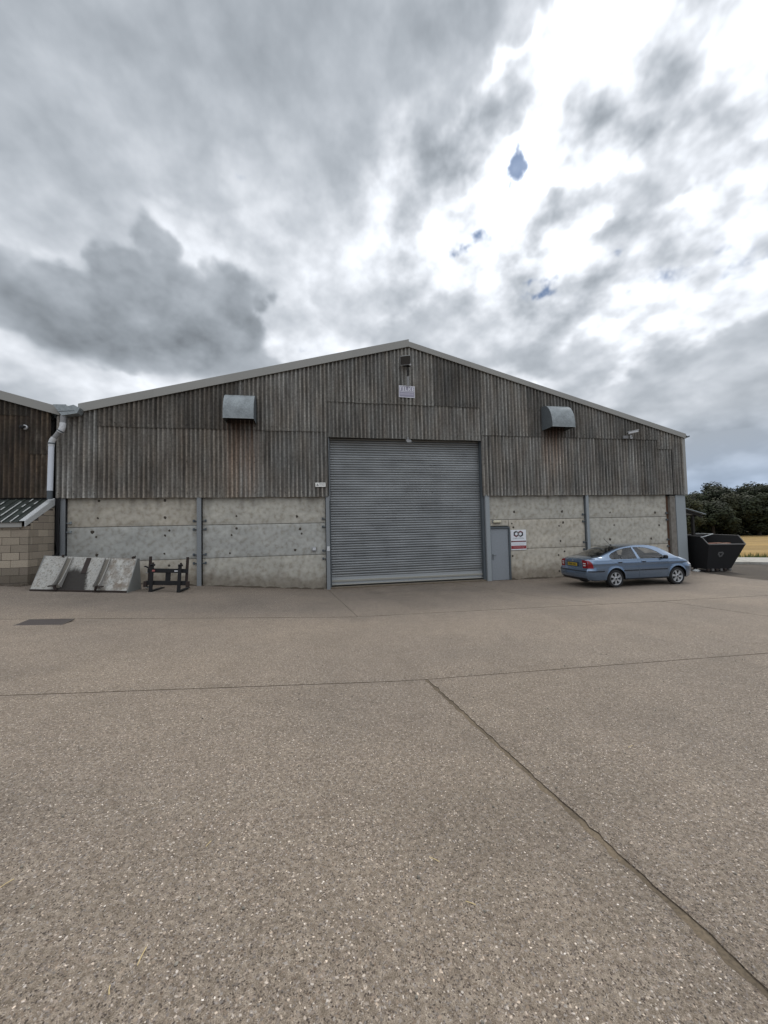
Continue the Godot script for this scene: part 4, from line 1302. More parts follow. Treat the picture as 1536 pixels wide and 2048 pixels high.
func build_wood() -> void:
	var r := RandomNumberGenerator.new()
	r.seed = 99
	mat("leaf_dark", lin(0.040, 0.054, 0.022), 0.85)
	mat("leaf_olive", lin(0.060, 0.068, 0.028), 0.85)
	mat("bark", lin(0.06, 0.05, 0.04), 0.95)
	var protos := []
	for k in 4:
		var h: float = [9.0, 8.0, 10.0, 7.0][k]; var w: float = [7.5, 7.0, 7.0, 7.5][k]
		var crown := leaf_crown(r, h, w, 11000).mesh()
		var tg := Geo.new()
		var lean := Vector3(r.randf_range(-0.3, 0.3), 0, r.randf_range(-0.3, 0.3))
		for q in 5:
			tg.tube([Vector3(0, -0.6, 0) + lean * q * 0.1, lean * (0.3 + q * 0.1) + Vector3(0, h * 0.3, 0)], 0.24 - q * 0.0, 8)
			break
		tg.lathe(PackedVector2Array([Vector2(0.34, -0.6), Vector2(0.25, 0.4), Vector2(0.20, h * 0.35), Vector2(0.10, h * 0.62), Vector2(0.03, h * 0.8)]), Transform3D(), 9)
		for q in 7:
			var a := r.randf() * TAU; var y0 := h * r.randf_range(0.28, 0.55)
			var e := Vector3(cos(a) * w * 0.33, y0 + h * r.randf_range(0.1, 0.25), sin(a) * w * 0.33)
			tg.tube([Vector3(0, y0, 0), Vector3(e.x * 0.5, lerpf(y0, e.y, 0.6), e.z * 0.5), e], 0.07, 6)
		protos.append([crown, tg.mesh()])
	var spots := [[47.0, -27.5, 0.80, 0], [50.5, -29.5, 0.76, 1], [53.5, -28.0, 0.82, 3], [57.0, -28.6, 0.80, 0], [59.8, -27.0, 0.92, 2], [63.0, -28.5, 0.86, 0], [66.5, -26.0, 0.94, 1], [69.5, -24.5, 0.88, 2], [73.5, -24.0, 0.95, 0], [77.5, -21.0, 0.95, 1],
		[44.5, -31.5, 0.88, 1], [49.0, -34.0, 0.92, 3], [52.5, -34.0, 0.90, 2], [56.5, -34.5, 0.92, 1], [60.5, -33.0, 1.00, 0], [64.0, -34.0, 0.98, 2], [68.0, -32.0, 1.02, 0], [72.5, -31.0, 1.02, 3], [77.5, -29.0, 1.05, 0],
		[41.0, -30.0, 0.85, 0], [37.0, -33.0, 0.92, 2], [33.0, -36.0, 0.9, 1], [82.5, -19.0, 0.98, 3], [87.0, -16.0, 1.0, 0], [60.0, -40.0, 1.12, 1], [67.0, -40.0, 1.15, 2], [74.0, -38.0, 1.15, 0]]
	var words := ["round-headed tree", "spreading tree", "taller upright tree", "broad low tree"]
	for k in spots.size():
		var s: Array = spots[k]
		var place := ["first", "second", "third", "fourth", "fifth", "sixth", "seventh", "eighth", "ninth", "tenth"]
		var row := "front row" if k < 10 else ("second row" if k < 19 else "outer trees")
		var nth: String = place[k if k < 10 else (k - 10 if k < 19 else k - 19)]
		var t := thing("tree", "dark green %s, %s from the barn in the %s of the wood" % [words[s[3]], nth, row], "tree", Vector3(s[0], -0.5, s[1]), r.randf() * TAU, "trees of the wood beyond the field")
		t.scale = Vector3(1.0, 0.82, 1.0) * s[2]
		put("crown", protos[s[3]][0], M.leaf_olive if k % 3 == 0 else M.leaf_dark, t)
		put("trunk", protos[s[3]][1], M.bark, t)
	# brambles and saplings along the wood's edge
	var u := Geo.new()
	for k in 9000:
		var a := r.randf()
		var p := Vector3(lerpf(36.0, 90.0, a), 0, lerpf(-28.5, -13.0, a * a) - 3.0 + r.randf_range(-1.4, 1.4))
		p.y = -0.6 + 2.6 * pow(r.randf(), 1.3) * (0.7 + 0.6 * fbm.get_noise_2d(p.x * 0.6, 4.0))
		var n := Vector3(r.randfn(), r.randfn() + 0.5, r.randfn()).normalized()
		var x := n.cross(Vector3(0.3, 1, 0.2)).normalized() * r.randf_range(0.12, 0.3)
		var y := n.cross(x) * 0.7
		var t := r.randf_range(0.22, 0.55)
		u.col = Color(t, t, t)
		var i := u.vert(p - x, n); u.vert(p - y, n); u.vert(p + x, n); u.vert(p + y, n)
		u.face(i, i + 1, i + 2); u.face(i, i + 2, i + 3)
	var o := obj("undergrowth", u, M.leaf_dark)
	o.set_meta("kind", "stuff")
	tag(o, "dark undergrowth along the foot of the wood beyond the field", "bushes")

# ---------------------------------------------------------------- things fixed to the barn front
func vent_hood(label: String, x0: float, x1: float, y0: float, y1: float, deep: float) -> void:
	var v := thing("vent_hood", label, "ventilator", Vector3.ZERO, 0.0, "galvanised ventilator hoods on the barn front")
	var prof := []      # side profile: out from the wall, round, and down to the lip
	prof.append(Vector2(0.03, y1))
	for k in 15:
		var a := PI * 0.5 * k / 14.0
		prof.append(Vector2(0.20 + (deep - 0.20) * sin(a), y1 - (y1 - y0 - 0.12) * (1.0 - cos(a))))
	prof.append(Vector2(deep, y0))
	var g := Geo.new()
	g.grid(10, prof.size() - 1, func(u: float, w: float) -> Vector3:
		var p: Vector2 = prof[prof.size() - 1 - int(round(w * (prof.size() - 1)))]
		return Vector3(lerpf(x0, x1, u), p.y + 0.004 * fbm.get_noise_2d(u * 3.0, w * 3.0), p.x),
		func(p: Vector3, _u: float, _w: float) -> Color: return gray(0.85 + 0.30 * fbm.get_noise_2d(p.x * 2.5, p.y * 2.5)))
	# rolled lip
	g.box(Vector3((x0 + x1) / 2, y0 + 0.008, deep - 0.004), Vector3(x1 - x0, 0.03, 0.022), Basis(), 0.006)
	obj("cowl", g, M.galvanised, v)
	for side in 2:
		var x := x0 if side == 0 else x1
		var c := Geo.new()
		var poly := PackedVector2Array()
		for p in prof: poly.append(p)
		poly.append(Vector2(0.03, y0))
		var d := 0.004 if side == 0 else -0.004
		c.prism(poly, x - 0.002 + d, x + 0.002 + d, Transform3D(Basis(Vector3(0, 0, 1), Vector3(0, 1, 0), Vector3(1, 0, 0)), Vector3.ZERO))
		obj("cheek", c, M.galvanised_dark, v)
	var b := Geo.new()
	b.box(Vector3((x0 + x1) / 2, (y0 + y1) / 2, 0.062), Vector3(x1 - x0 - 0.03, y1 - y0 - 0.03, 0.01))
	for k in 5:
		b.box(Vector3((x0 + x1) / 2, y0 + 0.15 + k * 0.17, 0.12), Vector3(x1 - x0 - 0.06, 0.012, 0.11), Basis(Vector3(1, 0, 0), 0.6))
	obj("louvre", b, M.black_rust, v)

func build_fittings() -> void:
	vent_hood("galvanised curved ventilator hood with rust run below, left of the shutter", -2.84, -1.83, 5.50, 6.47, 0.78)
	vent_hood("galvanised curved ventilator hood on the right gable slope of the barn", 9.69, 10.74, 5.58, 6.57, 0.75)

	# flood lamp near the ridge, tilted on its bracket
	var f := thing("flood_lamp", "grey square flood lamp tilted on a bracket just under the barn's ridge", "lamp", Vector3(3.72, 8.08, 0.10))
	var tilt := Basis(Vector3(0, 0, 1), 0.17) * Basis(Vector3(1, 0, 0), 0.62)
	var h := Geo.new()
	var o := Vector3(0.0, 0.02, 0.24)
	h.box(o, Vector3(0.42, 0.34, 0.10), tilt, 0.02)
	h.box(o + tilt * Vector3(0, -0.12, -0.09), Vector3(0.34, 0.16, 0.12), tilt, 0.03)
	obj("housing", h, mat("lamp_case", lin(0.075, 0.075, 0.072), 0.6), f)
	var rim := Geo.new()
	for e in [[Vector3(0, 0.165, 0.055), Vector3(0.43, 0.022, 0.03)], [Vector3(0, -0.165, 0.055), Vector3(0.43, 0.022, 0.03)], [Vector3(0.205, 0, 0.055), Vector3(0.022, 0.34, 0.03)], [Vector3(-0.205, 0, 0.055), Vector3(0.022, 0.34, 0.03)]]:
		rim.box(o + tilt * (e[0] as Vector3), e[1], tilt, 0.005)
	obj("rim", rim, M.grey_plastic, f)
	var gl := Geo.new()
	gl.box(o + tilt * Vector3(0, 0, 0.052), Vector3(0.39, 0.31, 0.006), tilt)
	obj("glass", gl, mat("lamp_glass", lin(0.05, 0.05, 0.052), 0.12), f)
	var br := Geo.new()
	br.box(Vector3(0.12, -0.12, 0.06), Vector3(0.30, 0.05, 0.10), Basis(), 0.01)
	br.tube([Vector3(0.12, -0.10, 0.02), Vector3(0.12, -0.10, 0.2)], 0.03, 8)
	obj("bracket", br, M.black_steel, f)
	var eye := Geo.new()
	eye.lathe(PackedVector2Array([Vector2(0.0, 0.05), Vector2(0.03, 0.045), Vector2(0.042, 0.02), Vector2(0.042, -0.02), Vector2(0.0, -0.03)]), Transform3D(Basis(Vector3(1, 0, 0), 1.3), Vector3(0.23, -0.12, 0.16)), 12)
	obj("sensor", eye, M.white_plastic, f)
	var cb := Geo.new()
	cb.tube([Vector3(0.13, -0.14, 0.05), Vector3(0.13, -0.5, 0.06), Vector3(0.155, -0.54, 0.06), Vector3(0.18, -0.5, 0.06), Vector3(0.18, -0.14, 0.05)], 0.013, 7)
	obj("cable", cb, M.rubber, f)
	var tr := Geo.new()
	tr.box(Vector3(0.165, -0.72, 0.055), Vector3(0.085, 0.38, 0.03), Basis(), 0.006)
	obj("cable_trunking", tr, M.grey_plastic, f)

	# small lamp hanging under the cladding over the shutter
	var l := thing("door_lamp", "small white lamp hanging from the cladding edge above the shutter", "lamp", Vector3(3.82, 5.0, 0.10))
	var lg := Geo.new()
	var lt := Basis(Vector3(1, 0, 0), 0.5)
	lg.box(Vector3(0, -0.02, 0.14), Vector3(0.20, 0.055, 0.15), lt, 0.015)
	obj("housing", lg, M.grey_plastic, l)
	var lf := Geo.new()
	lf.box(Vector3(0, -0.055, 0.155), Vector3(0.175, 0.02, 0.125), lt, 0.006)
	obj("lens", lf, M.white_plastic, l)
	var la := Geo.new()
	la.box(Vector3(0, 0.06, 0.02), Vector3(0.05, 0.18, 0.03), Basis(), 0.004); la.box(Vector3(0, 0.01, 0.07), Vector3(0.04, 0.03, 0.12), Basis(), 0.004)
	obj("arm", la, M.grey_plastic, l)

	# camera at the right end
	camera_unit("security_camera", "white bullet camera on a bracket low on the right end of the gable", Vector3(13.86, 5.40, 0.07), true)
	camera_unit("security_camera", "small white camera high on the dark old barn at the left edge", Vector3(-9.08, 5.17, 0.07), false)

	# bulkhead lamp over the small door
	var b := thing("bulkhead_lamp", "cream oblong bulkhead lamp above the grey personnel door", "lamp", Vector3(7.54, 1.79, -0.12))
	var bb := Geo.new()
	bb.box(Vector3(0, 0, 0.015), Vector3(0.36, 0.13, 0.03), Basis(), 0.008)
	obj("base", bb, M.grey_plastic, b)
	var bd := Geo.new()
	bd.box(Vector3(0.005, 0, 0.07), Vector3(0.33, 0.105, 0.08), Basis(), 0.025)
	obj("diffuser", bd, M.cream_plastic, b)

	# control box and label by the shutter
	var s := thing("switch_box", "small white switch box on the wall panel left of the shutter", "switch", Vector3(0.17, 0.905, -0.125))
	var sg := Geo.new()
	sg.box(Vector3(0, 0, 0.035), Vector3(0.15, 0.15, 0.07), Basis(), 0.012)
	obj("case", sg, M.grey_plastic, s)
	var sf := Geo.new()
	sf.box(Vector3(0.004, 0.006, 0.074), Vector3(0.115, 0.10, 0.012), Basis(), 0.004)
	obj("cover", sf, M.white_plastic, s)
	var lb := Geo.new()
	lb.box(Vector3(0.695, 0.905, 0.006), Vector3(0.105, 0.17, 0.012), Basis(), 0.004)
	tag(obj("label_plate", lb, M.white_plastic), "blank white plate on the blue-grey steel column left of the shutter", "label")

	# valley gutter outlet and the downpipe
	var gt := thing("gutter_outlet", "grey metal outlet box at the end of the valley gutter between both barns", "gutter", Vector3(-7.78, 5.7, 0.15))
	var gg := Geo.new()
	gg.prism(PackedVector2Array([Vector2(-0.36, 0.19), Vector2(-0.10, -0.17), Vector2(0.34, -0.08), Vector2(0.42, 0.10), Vector2(0.24, 0.20), Vector2(0.06, 0.14), Vector2(0.02, 0.20)]), -0.10, 0.19)
	obj("box", gg, M.galvanised, gt)
	var gb := Geo.new()
	gb.box(Vector3(0.02, -0.02, 0.195), Vector3(0.5, 0.015, 0.008), Basis(Vector3(0, 0, 1), 0.1))
	gb.box(Vector3(0, 0.0, -0.2), Vector3(0.5, 0.1, 0.24))
	obj("seam", gb, M.galvanised_dark, gt)

	var p := thing("downpipe", "white and grey plastic downpipe with an offset bend, between the two barns", "pipe", Vector3(-8.2, 2.9, 0.28))
	var up := Geo.new()
	up.tube([Vector3(0.32, 2.65, -0.04), Vector3(0.32, 2.30, -0.02)], 0.085, 14)
	up.tube([Vector3(0.29, 2.20, 0.0), Vector3(0.05, 1.83, 0.0)], 0.072, 14)
	obj("upper_length", up, M.grey_plastic, p)
	var el := Geo.new()
	el.tube([Vector3(0.32, 2.40, -0.02), Vector3(0.32, 2.28, -0.01), Vector3(0.30, 2.18, 0.0), Vector3(0.24, 2.09, 0.0)], 0.088, 14)
	el.tube([Vector3(0.09, 1.90, 0.0), Vector3(0.035, 1.81, 0.0), Vector3(0.01, 1.73, 0.0), Vector3(0.01, 1.62, 0.0)], 0.085, 14)
	obj("bend", el, M.white_plastic, p)
	var dn := Geo.new()
	dn.tube([Vector3(0.01, 1.64, 0.0), Vector3(-0.01, 0.17, 0.0)], 0.078, 16)
	obj("straight_length", dn, mat("pipe_white", lin(0.60, 0.63, 0.68), 0.45, 0.0, null), p)
	var cu := Geo.new()
	cu.tube([Vector3(-0.01, 0.20, 0.0), Vector3(-0.012, -0.10, 0.0)], 0.074, 14)
	obj("foot", cu, M.steel_dark, p)
	for y in [2.13, 1.76]:
		var rg := Geo.new()
		var c := Vector3(0.265, 2.13, 0) if y > 2.0 else Vector3(0.012, 1.71, 0)
		var ax := Vector3(-0.45, -0.72, 0).normalized() if y > 2.0 else Vector3(0, -1, 0)
		rg.tube([c - ax * 0.02, c + ax * 0.02], 0.094, 14)
		obj("collar", rg, M.steel_dark, p)

	# black cables and a box in the corner by the lean-to
	var c := thing("cable_box", "black junction box with cables hanging in the corner beside the block lean-to", "cable", Vector3(-8.12, 0.92, 0.06))
	var cg := Geo.new()
	cg.box(Vector3(0.0, 0, 0), Vector3(0.13, 0.17, 0.09), Basis(Vector3(0, 0, 1), 0.3), 0.015); cg.box(Vector3(-0.08, 0.04, 0.01), Vector3(0.12, 0.06, 0.07), Basis(Vector3(0, 0, 1), -0.3), 0.012)
	obj("box", cg, M.rubber, c)
	for k in 3:
		var q := Geo.new()
		q.tube([Vector3(-0.035 + k * 0.04, 1.95, -0.04), Vector3(-0.04 + k * 0.035, 1.2, -0.02), Vector3(-0.02 + k * 0.045, 0.5, 0.0), Vector3(0.03 + k * 0.02, 0.2, 0.02), Vector3(-0.02 + k * 0.02, 0.03, 0.02)], 0.016 + 0.004 * k, 7)
		obj("cable", q, M.rubber, c)
	var cp := Geo.new()
	cp.box(Vector3(0.02, -0.42, 0), Vector3(0.045, 0.7, 0.03), Basis(), 0.004)
	obj("conduit", cp, M.grey_plastic, c)

func camera_unit(called: String, label: String, at: Vector3, big: bool) -> void:
	var c := thing(called, label, "camera", at)
	if not big:
		var d := Geo.new()
		d.lathe(PackedVector2Array([Vector2(0.0, 0.0), Vector2(0.075, 0.0), Vector2(0.078, 0.05), Vector2(0.055, 0.06)]), Transform3D(Basis(Vector3(1, 0, 0), PI / 2), Vector3(0.03, 0, 0)), 14)
		obj("base", d, M.white_plastic, c)
		var e := Geo.new()
		e.lathe(PackedVector2Array([Vector2(0.0, 0.10), Vector2(0.05, 0.095), Vector2(0.065, 0.05), Vector2(0.06, 0.0)]), Transform3D(Basis(Vector3(0, 1, 0), -0.5) * Basis(Vector3(1, 0, 0), PI / 2 + 0.3), Vector3(-0.01, 0.01, 0.04)), 14)
		obj("lens_dome", e, M.rubber, c)
		return
	var ax := Basis(Vector3(0, 1, 0), -0.5) * Basis(Vector3(0, 0, 1), 0.16)
	var b := Geo.new()
	b.box(Vector3(-0.02, 0.14, 0.30), Vector3(0.40, 0.095, 0.11), ax, 0.02)
	b.box(Vector3(-0.03, 0.195, 0.30), Vector3(0.46, 0.014, 0.13), ax, 0.004)
	obj("body", b, M.white_plastic, c)
	var l := Geo.new()
	l.box(Vector3(-0.02, 0.14, 0.30) + ax * Vector3(-0.203, 0, 0), Vector3(0.012, 0.07, 0.085), ax)
	obj("lens", l, M.rubber, c)
	var s := Geo.new()
	s.box(Vector3(0.16, 0.0, 0.01), Vector3(0.11, 0.14, 0.03), Basis(), 0.006)
	s.tube([Vector3(0.16, 0.0, 0.02), Vector3(0.08, 0.02, 0.15), Vector3(0.02, 0.09, 0.28)], 0.022, 8)
	obj("arm", s, M.white_plastic, c)
	var j := Geo.new()
	j.box(Vector3(-0.15, -0.02, 0.03), Vector3(0.26, 0.13, 0.06), Basis(), 0.01)
	obj("junction_box", j, M.grey_plastic, c)

# ---------------------------------------------------------------- signs
func build_signs() -> void:
	var lilac := mat("sign_lilac", lin(0.30, 0.285, 0.36), 0.5, 0.0, null)
	var print_white := mat("print_white", lin(0.66, 0.66, 0.70), 0.5)
	var faded := mat("print_faded", lin(0.44, 0.42, 0.50), 0.5)
	var s := thing("company_sign", "small faded lilac sign lettered TILKE, high below the flood lamp", "sign", Vector3(3.84, 6.96, 0.075))
	s.rotation.z = -0.02
	var b := Geo.new()
	b.box(Vector3(0, 0, 0), Vector3(0.645, 0.47, 0.012), Basis(), 0.002)
	obj("board", b, lilac, s)
	var e := Geo.new()
	for q in [[Vector3(0, 0.222, 0.007), Vector3(0.645, 0.024, 0.004)], [Vector3(0, -0.222, 0.007), Vector3(0.645, 0.024, 0.004)], [Vector3(0.311, 0, 0.007), Vector3(0.022, 0.42, 0.004)], [Vector3(-0.311, 0, 0.007), Vector3(0.022, 0.42, 0.004)], [Vector3(0, -0.005, 0.007), Vector3(0.54, 0.018, 0.003)]]:
		e.box(q[0], q[1])
	obj("border", e, print_white, s)
	text(s, "lettering", "TILKE", 0.155, Vector3(0, 0.105, 0.008), print_white, true, 1.12)
	var sm := Geo.new()      # a line of small print too worn to read
	var x := -0.26
	while x < 0.25:
		var w := R.randf_range(0.018, 0.034)
		sm.box(Vector3(x + w / 2, -0.095 + R.randf_range(-0.006, 0.006), 0.007), Vector3(w, R.randf_range(0.05, 0.085), 0.002))
		x += w + 0.012
	obj("worn_print", sm, faded, s).set_meta("kind", "stuff")

	var white := mat("sign_white", lin(0.74, 0.75, 0.78), 0.4)
	var red := mat("sign_red", lin(0.26, 0.03, 0.035), 0.45)
	var dark_red := mat("sign_dark_red", lin(0.12, 0.025, 0.03), 0.45)
	var black := mat("sign_black", lin(0.014, 0.013, 0.016), 0.45)
	var mid := mat("sign_grey", lin(0.19, 0.20, 0.20), 0.45)
	var pink := mat("sign_pink", lin(0.45, 0.20, 0.20), 0.45)
	var c := thing("hexagon_sign", "white square sign with two linked hexagons and red bands, right of the personnel door", "sign", Vector3(8.495, 1.02, -0.10))
	var cb := Geo.new()
	cb.box(Vector3.ZERO, Vector3(0.70, 0.83, 0.015), Basis(), 0.003)
	obj("board", cb, white, c)
	# the emblem: two hexagonal nuts that overlap, black outside, red and grey where they pass
	var hex := func(cx: float, m: Array) -> void:
		for k in 6:
			var a0 := PI / 6 + k * PI / 3; var a1 := a0 + PI / 3
			var g := Geo.new()
			var ro := 0.135; var ri := 0.068
			g.prism(PackedVector2Array([Vector2(cx + cos(a0) * ro, 0.245 + sin(a0) * ro), Vector2(cx + cos(a1) * ro, 0.245 + sin(a1) * ro), Vector2(cx + cos(a1) * ri, 0.245 + sin(a1) * ri), Vector2(cx + cos(a0) * ri, 0.245 + sin(a0) * ri)]), 0.0085, 0.0105 if cx < 0 else 0.0115)
			obj("emblem", g, m[k], c)
	hex.call(-0.095, [mid, black, black, dark_red, dark_red, mid])
	hex.call(0.095, [dark_red, dark_red, mid, mid, black, black])
	text(c, "lettering", "CADSTEEL", 0.052, Vector3(0, 0.062, 0.0085), mid, false, 1.6)
	for q in [[0.0, -0.065, 0.68, 0.052, dark_red], [0.0, -0.305, 0.68, 0.135, red]]:
		var g := Geo.new()
		g.box(Vector3(q[0], q[1], 0.0085), Vector3(q[2], q[3], 0.002))
		obj("band", g, q[4], c)
	var sp := Geo.new()
	for row in [[-0.06, 0.5, 0.014], [-0.28, 0.52, 0.022], [-0.32, 0.46, 0.018]]:
		var q: float = -row[1] / 2
		while q < row[1] / 2:
			var w := R.randf_range(0.012, 0.05)
			sp.box(Vector3(q + w / 2, row[0], 0.0105), Vector3(w, row[2], 0.001))
			q += w + 0.012
	obj("small_print", sp, pink, c).set_meta("kind", "stuff")
	var sg := Geo.new()
	for row in [[-0.135, 0.56, 0.012], [-0.175, 0.6, 0.012], [-0.205, 0.4, 0.01]]:
		var q: float = -row[1] / 2
		while q < row[1] / 2:
			var w := R.randf_range(0.012, 0.05)
			sg.box(Vector3(q + w / 2, row[0], 0.0085), Vector3(w, row[2], 0.001))
			q += w + 0.012
	obj("small_print", sg, mat("print_grey", lin(0.42, 0.43, 0.47), 0.5), c).set_meta("kind", "stuff")

	var w := thing("warning_notice", "narrow white notice with a small triangle on the cladding, left of the shutter top", "sign", Vector3(0.435, 3.29, 0.07))
	var wb := Geo.new()
	wb.box(Vector3.ZERO, Vector3(0.375, 0.155, 0.01), Basis(), 0.002)
	obj("board", wb, mat("notice_white", lin(0.80, 0.79, 0.74), 0.45), w)
	var tg := Geo.new()
	tg.prism(PackedVector2Array([Vector2(-0.155, -0.035), Vector2(-0.065, -0.035), Vector2(-0.11, 0.045)]), 0.006, 0.008)
	obj("triangle", tg, mid, w)
	var tl := Geo.new()
	for row in [[0.035, 0.026], [-0.015, 0.016]]:
		var q := -0.045
		while q < 0.15:
			var l := R.randf_range(0.012, 0.032)
			tl.box(Vector3(q + l / 2, row[0], 0.006), Vector3(l, row[1], 0.002))
			q += l + 0.006
	obj("small_print", tl, mid, w).set_meta("kind", "stuff")

# ---------------------------------------------------------------- the loader bucket lying with its back to the yard
func build_bucket() -> void:
	var b := thing("loader_bucket", "worn grey steel loader bucket lying with its sloping back facing the yard", "bucket", Vector3(-6.375, 0.0, 2.15))
	b.rotation.z = -0.072
	b.scale = Vector3(0.96, 0.97, 1.0)
	mat("bucket_steel", Color.WHITE, 0.75, 0.1, null, 1.0)
	var back := func(u: float, v: float) -> Vector3: return Vector3(lerpf(-1.255, 1.255, u), lerpf(0.055, 0.985, v), lerpf(0.0, -0.50, v))
	var g := Geo.new()
	g.grid(150, 60, func(u: float, v: float) -> Vector3:
		var p: Vector3 = back.call(u, v)
		return p + Vector3(0, 0.3, 0.6) * 0.006 * fbm.get_noise_2d(p.x * 2.0, p.y * 3.0),
		func(p: Vector3, _u: float, v: float) -> Color:
			var a := fbm.get_noise_2d(p.x * 4.5, p.y * 5.5)
			var f := fbm.get_noise_2d(p.x * 17.0, p.y * 15.0 + 3.0)
			var c := Color(0.41, 0.405, 0.375) * (1.0 + 0.45 * a + 0.55 * f)
			c = c.lerp(Color(0.10, 0.085, 0.065), smooth(0.02, 0.42, f * 0.8 + 0.6 * a) * 0.72)
			var rusty := (0.25 + 0.75 * smooth(0.30, 0.75, p.x)) * (0.42 + 0.8 * fbm.get_noise_2d(p.x * 3.0 + 9.0, p.y * 3.0))
			c = c.lerp(Color(0.165, 0.125, 0.088), clampf(rusty, 0.0, 0.85))
			var flake := smooth(0.20, 0.36, fbm.get_noise_2d(p.x * 5.0 + 20.0, p.y * 3.0) + 0.35 * f) * smooth(-0.2, 0.4, p.x)
			c = c.lerp(Color(0.50, 0.49, 0.45), 0.6 * flake)
			# a heap of wet soil has left its outline on the steel
			var q := (p.x + 0.27) / (0.22 + 0.28 * (1.0 - v)); var top := 0.66 - 0.05 * absf(q) + 0.10 * fbm.get_noise_2d(p.x * 5.0, 2.0)
			var mud := smooth(0.14, -0.10, absf(q) - 0.85 + 0.12 * f) * smooth(top + 0.10, top - 0.10, p.y)
			c = c.lerp(Color(0.020, 0.016, 0.012), 0.97 * mud)
			return c)
	obj("back_plate", g, M.bucket_steel, b)
	var inner := Geo.new()
	inner.col = Color(0.05, 0.045, 0.04)
	inner.quad(back.call(1, 0) + Vector3(0, 0, -0.02), back.call(0, 0) + Vector3(0, 0, -0.02), back.call(0, 1) + Vector3(0, 0, -0.02), back.call(1, 1) + Vector3(0, 0, -0.02))
	inner.box(Vector3(0, 0.02, -0.5), Vector3(2.48, 0.03, 0.9))
	inner.box(Vector3(0, 0.97, -0.56), Vector3(2.5, 0.025, 0.12), Basis(), 0.004)
	obj("shell", inner, M.bucket_steel, b)
	for s in [-1.0, 1.0]:
		var c := Geo.new()
		c.col = Color(0.20, 0.205, 0.195)
		c.prism(PackedVector2Array([Vector2(0.012, 0.0), Vector2(-0.488, 0.995), Vector2(-0.64, 0.985), Vector2(-0.93, 0.0)]), s * 1.262 - 0.012, s * 1.262 + 0.012, Transform3D(Basis(Vector3(0, 0, 1), Vector3(0, 1, 0), Vector3(1, 0, 0)), Vector3.ZERO))
		obj("end_plate", c, M.bucket_steel, b)
	var e := Geo.new()
	e.box(Vector3(0, 0.025, -0.02), Vector3(2.51, 0.10, 0.11), Basis(), 0.01)
	obj("shaded_base_edge", e, M.black_rust, b)  # dark band along the foot: cutting edge with its shadow painted in
	# the two mounting brackets: a pair of plates each, with a hook at the foot
	var dir := Vector3(0, 0.93, -0.50).normalized(); var nrm := Vector3(0, 0.50, 0.93).normalized()
	var bs := Basis(Vector3(1, 0, 0), dir, nrm)
	for x in [-0.575, 0.455]:
		var k := Geo.new()
		var t := 0.02
		k.col = Color(0.30, 0.29, 0.265)
		for q in [-0.075, 0.075]:
			k.prism(PackedVector2Array([Vector2(-0.44, 0.0), Vector2(0.50, 0.0), Vector2(0.50, 0.05), Vector2(0.15, 0.07), Vector2(-0.25, 0.12), Vector2(-0.40, 0.17), Vector2(-0.44, 0.12)]), x + q - t / 2, x + q + t / 2, Transform3D(Basis(dir, nrm, Vector3(1, 0, 0)), Vector3(0, 0.52, -0.25)))
		obj("bracket", k, M.bucket_steel, b)
		var ch := Geo.new()
		ch.box(Vector3(x, 0.52, -0.25) + nrm * 0.012, Vector3(0.10, 0.92, 0.012), bs)
		obj("bracket_web", ch, mat("bracket_web_grey", lin(0.16, 0.145, 0.12), 0.9), b)  # plain grey-brown strip between the two plates
		var h := Geo.new()
		var o := Vector3(x - 0.10 if x < 0 else x + 0.10, 0.19, 0.07)
		h.box(o, Vector3(0.17, 0.035, 0.11), Basis(Vector3(0, 0, 1), 0.12), 0.006)
		h.box(o + Vector3(0.09 if x < 0 else -0.09, -0.05, 0.02), Vector3(0.03, 0.16, 0.10), Basis(Vector3(0, 0, 1), 0.5 if x < 0 else -0.2), 0.005)
		obj("hook", h, M.black_rust, b)
	var sl := Geo.new()
	sl.box(Vector3(-0.07, 0.74, -0.372) + nrm * 0.006, Vector3(0.13, 0.50, 0.018), bs, 0.004)
	obj("centre_channel", sl, M.black_rust, b)  # raised strip; the slot's recess shade is put into its dark colour
	var tw := Geo.new()
	tw.box(Vector3(-0.77, 1.0, -0.47), Vector3(0.05, 0.07, 0.06), Basis(), 0.01); tw.box(Vector3(1.14, 1.01, -0.52), Vector3(0.07, 0.08, 0.05), Basis(Vector3(0, 0, 1), 0.4), 0.01); tw.box(Vector3(1.19, 1.03, -0.52), Vector3(0.03, 0.10, 0.04), Basis(), 0.01)
	obj("lug", tw, M.black_rust, b)

	# a loop of hose dropped behind it
	var h2 := thing("hose", "loop of pale and black hydraulic hose on the ground between bucket and fork frame", "hose", Vector3(-4.95, ground_y(-4.95, 1.3), 1.35))
	var hg := Geo.new()
	var path := []
	for k in 22:
		var a := -0.4 + k * 0.17
		path.append(Vector3(-0.02 + 0.18 * sin(a), 0.06 + 0.33 * (1.0 - cos(a)) * 0.5 * 2.0, -0.10 + 0.02 * k * 0.5))
	hg.tube(path, 0.022, 8)
	obj("black_hose", hg, M.rubber, h2)
	var hp := Geo.new()
	var path2 := []
	for k in 22:
		var a := -0.6 + k * 0.17
		path2.append(Vector3(0.02 + 0.14 * sin(a), 0.05 + 0.25 * (1.0 - cos(a)), -0.02 + 0.01 * k))
	hp.tube(path2, 0.017, 8)
	obj("pale_hose", hp, M.trim, h2)

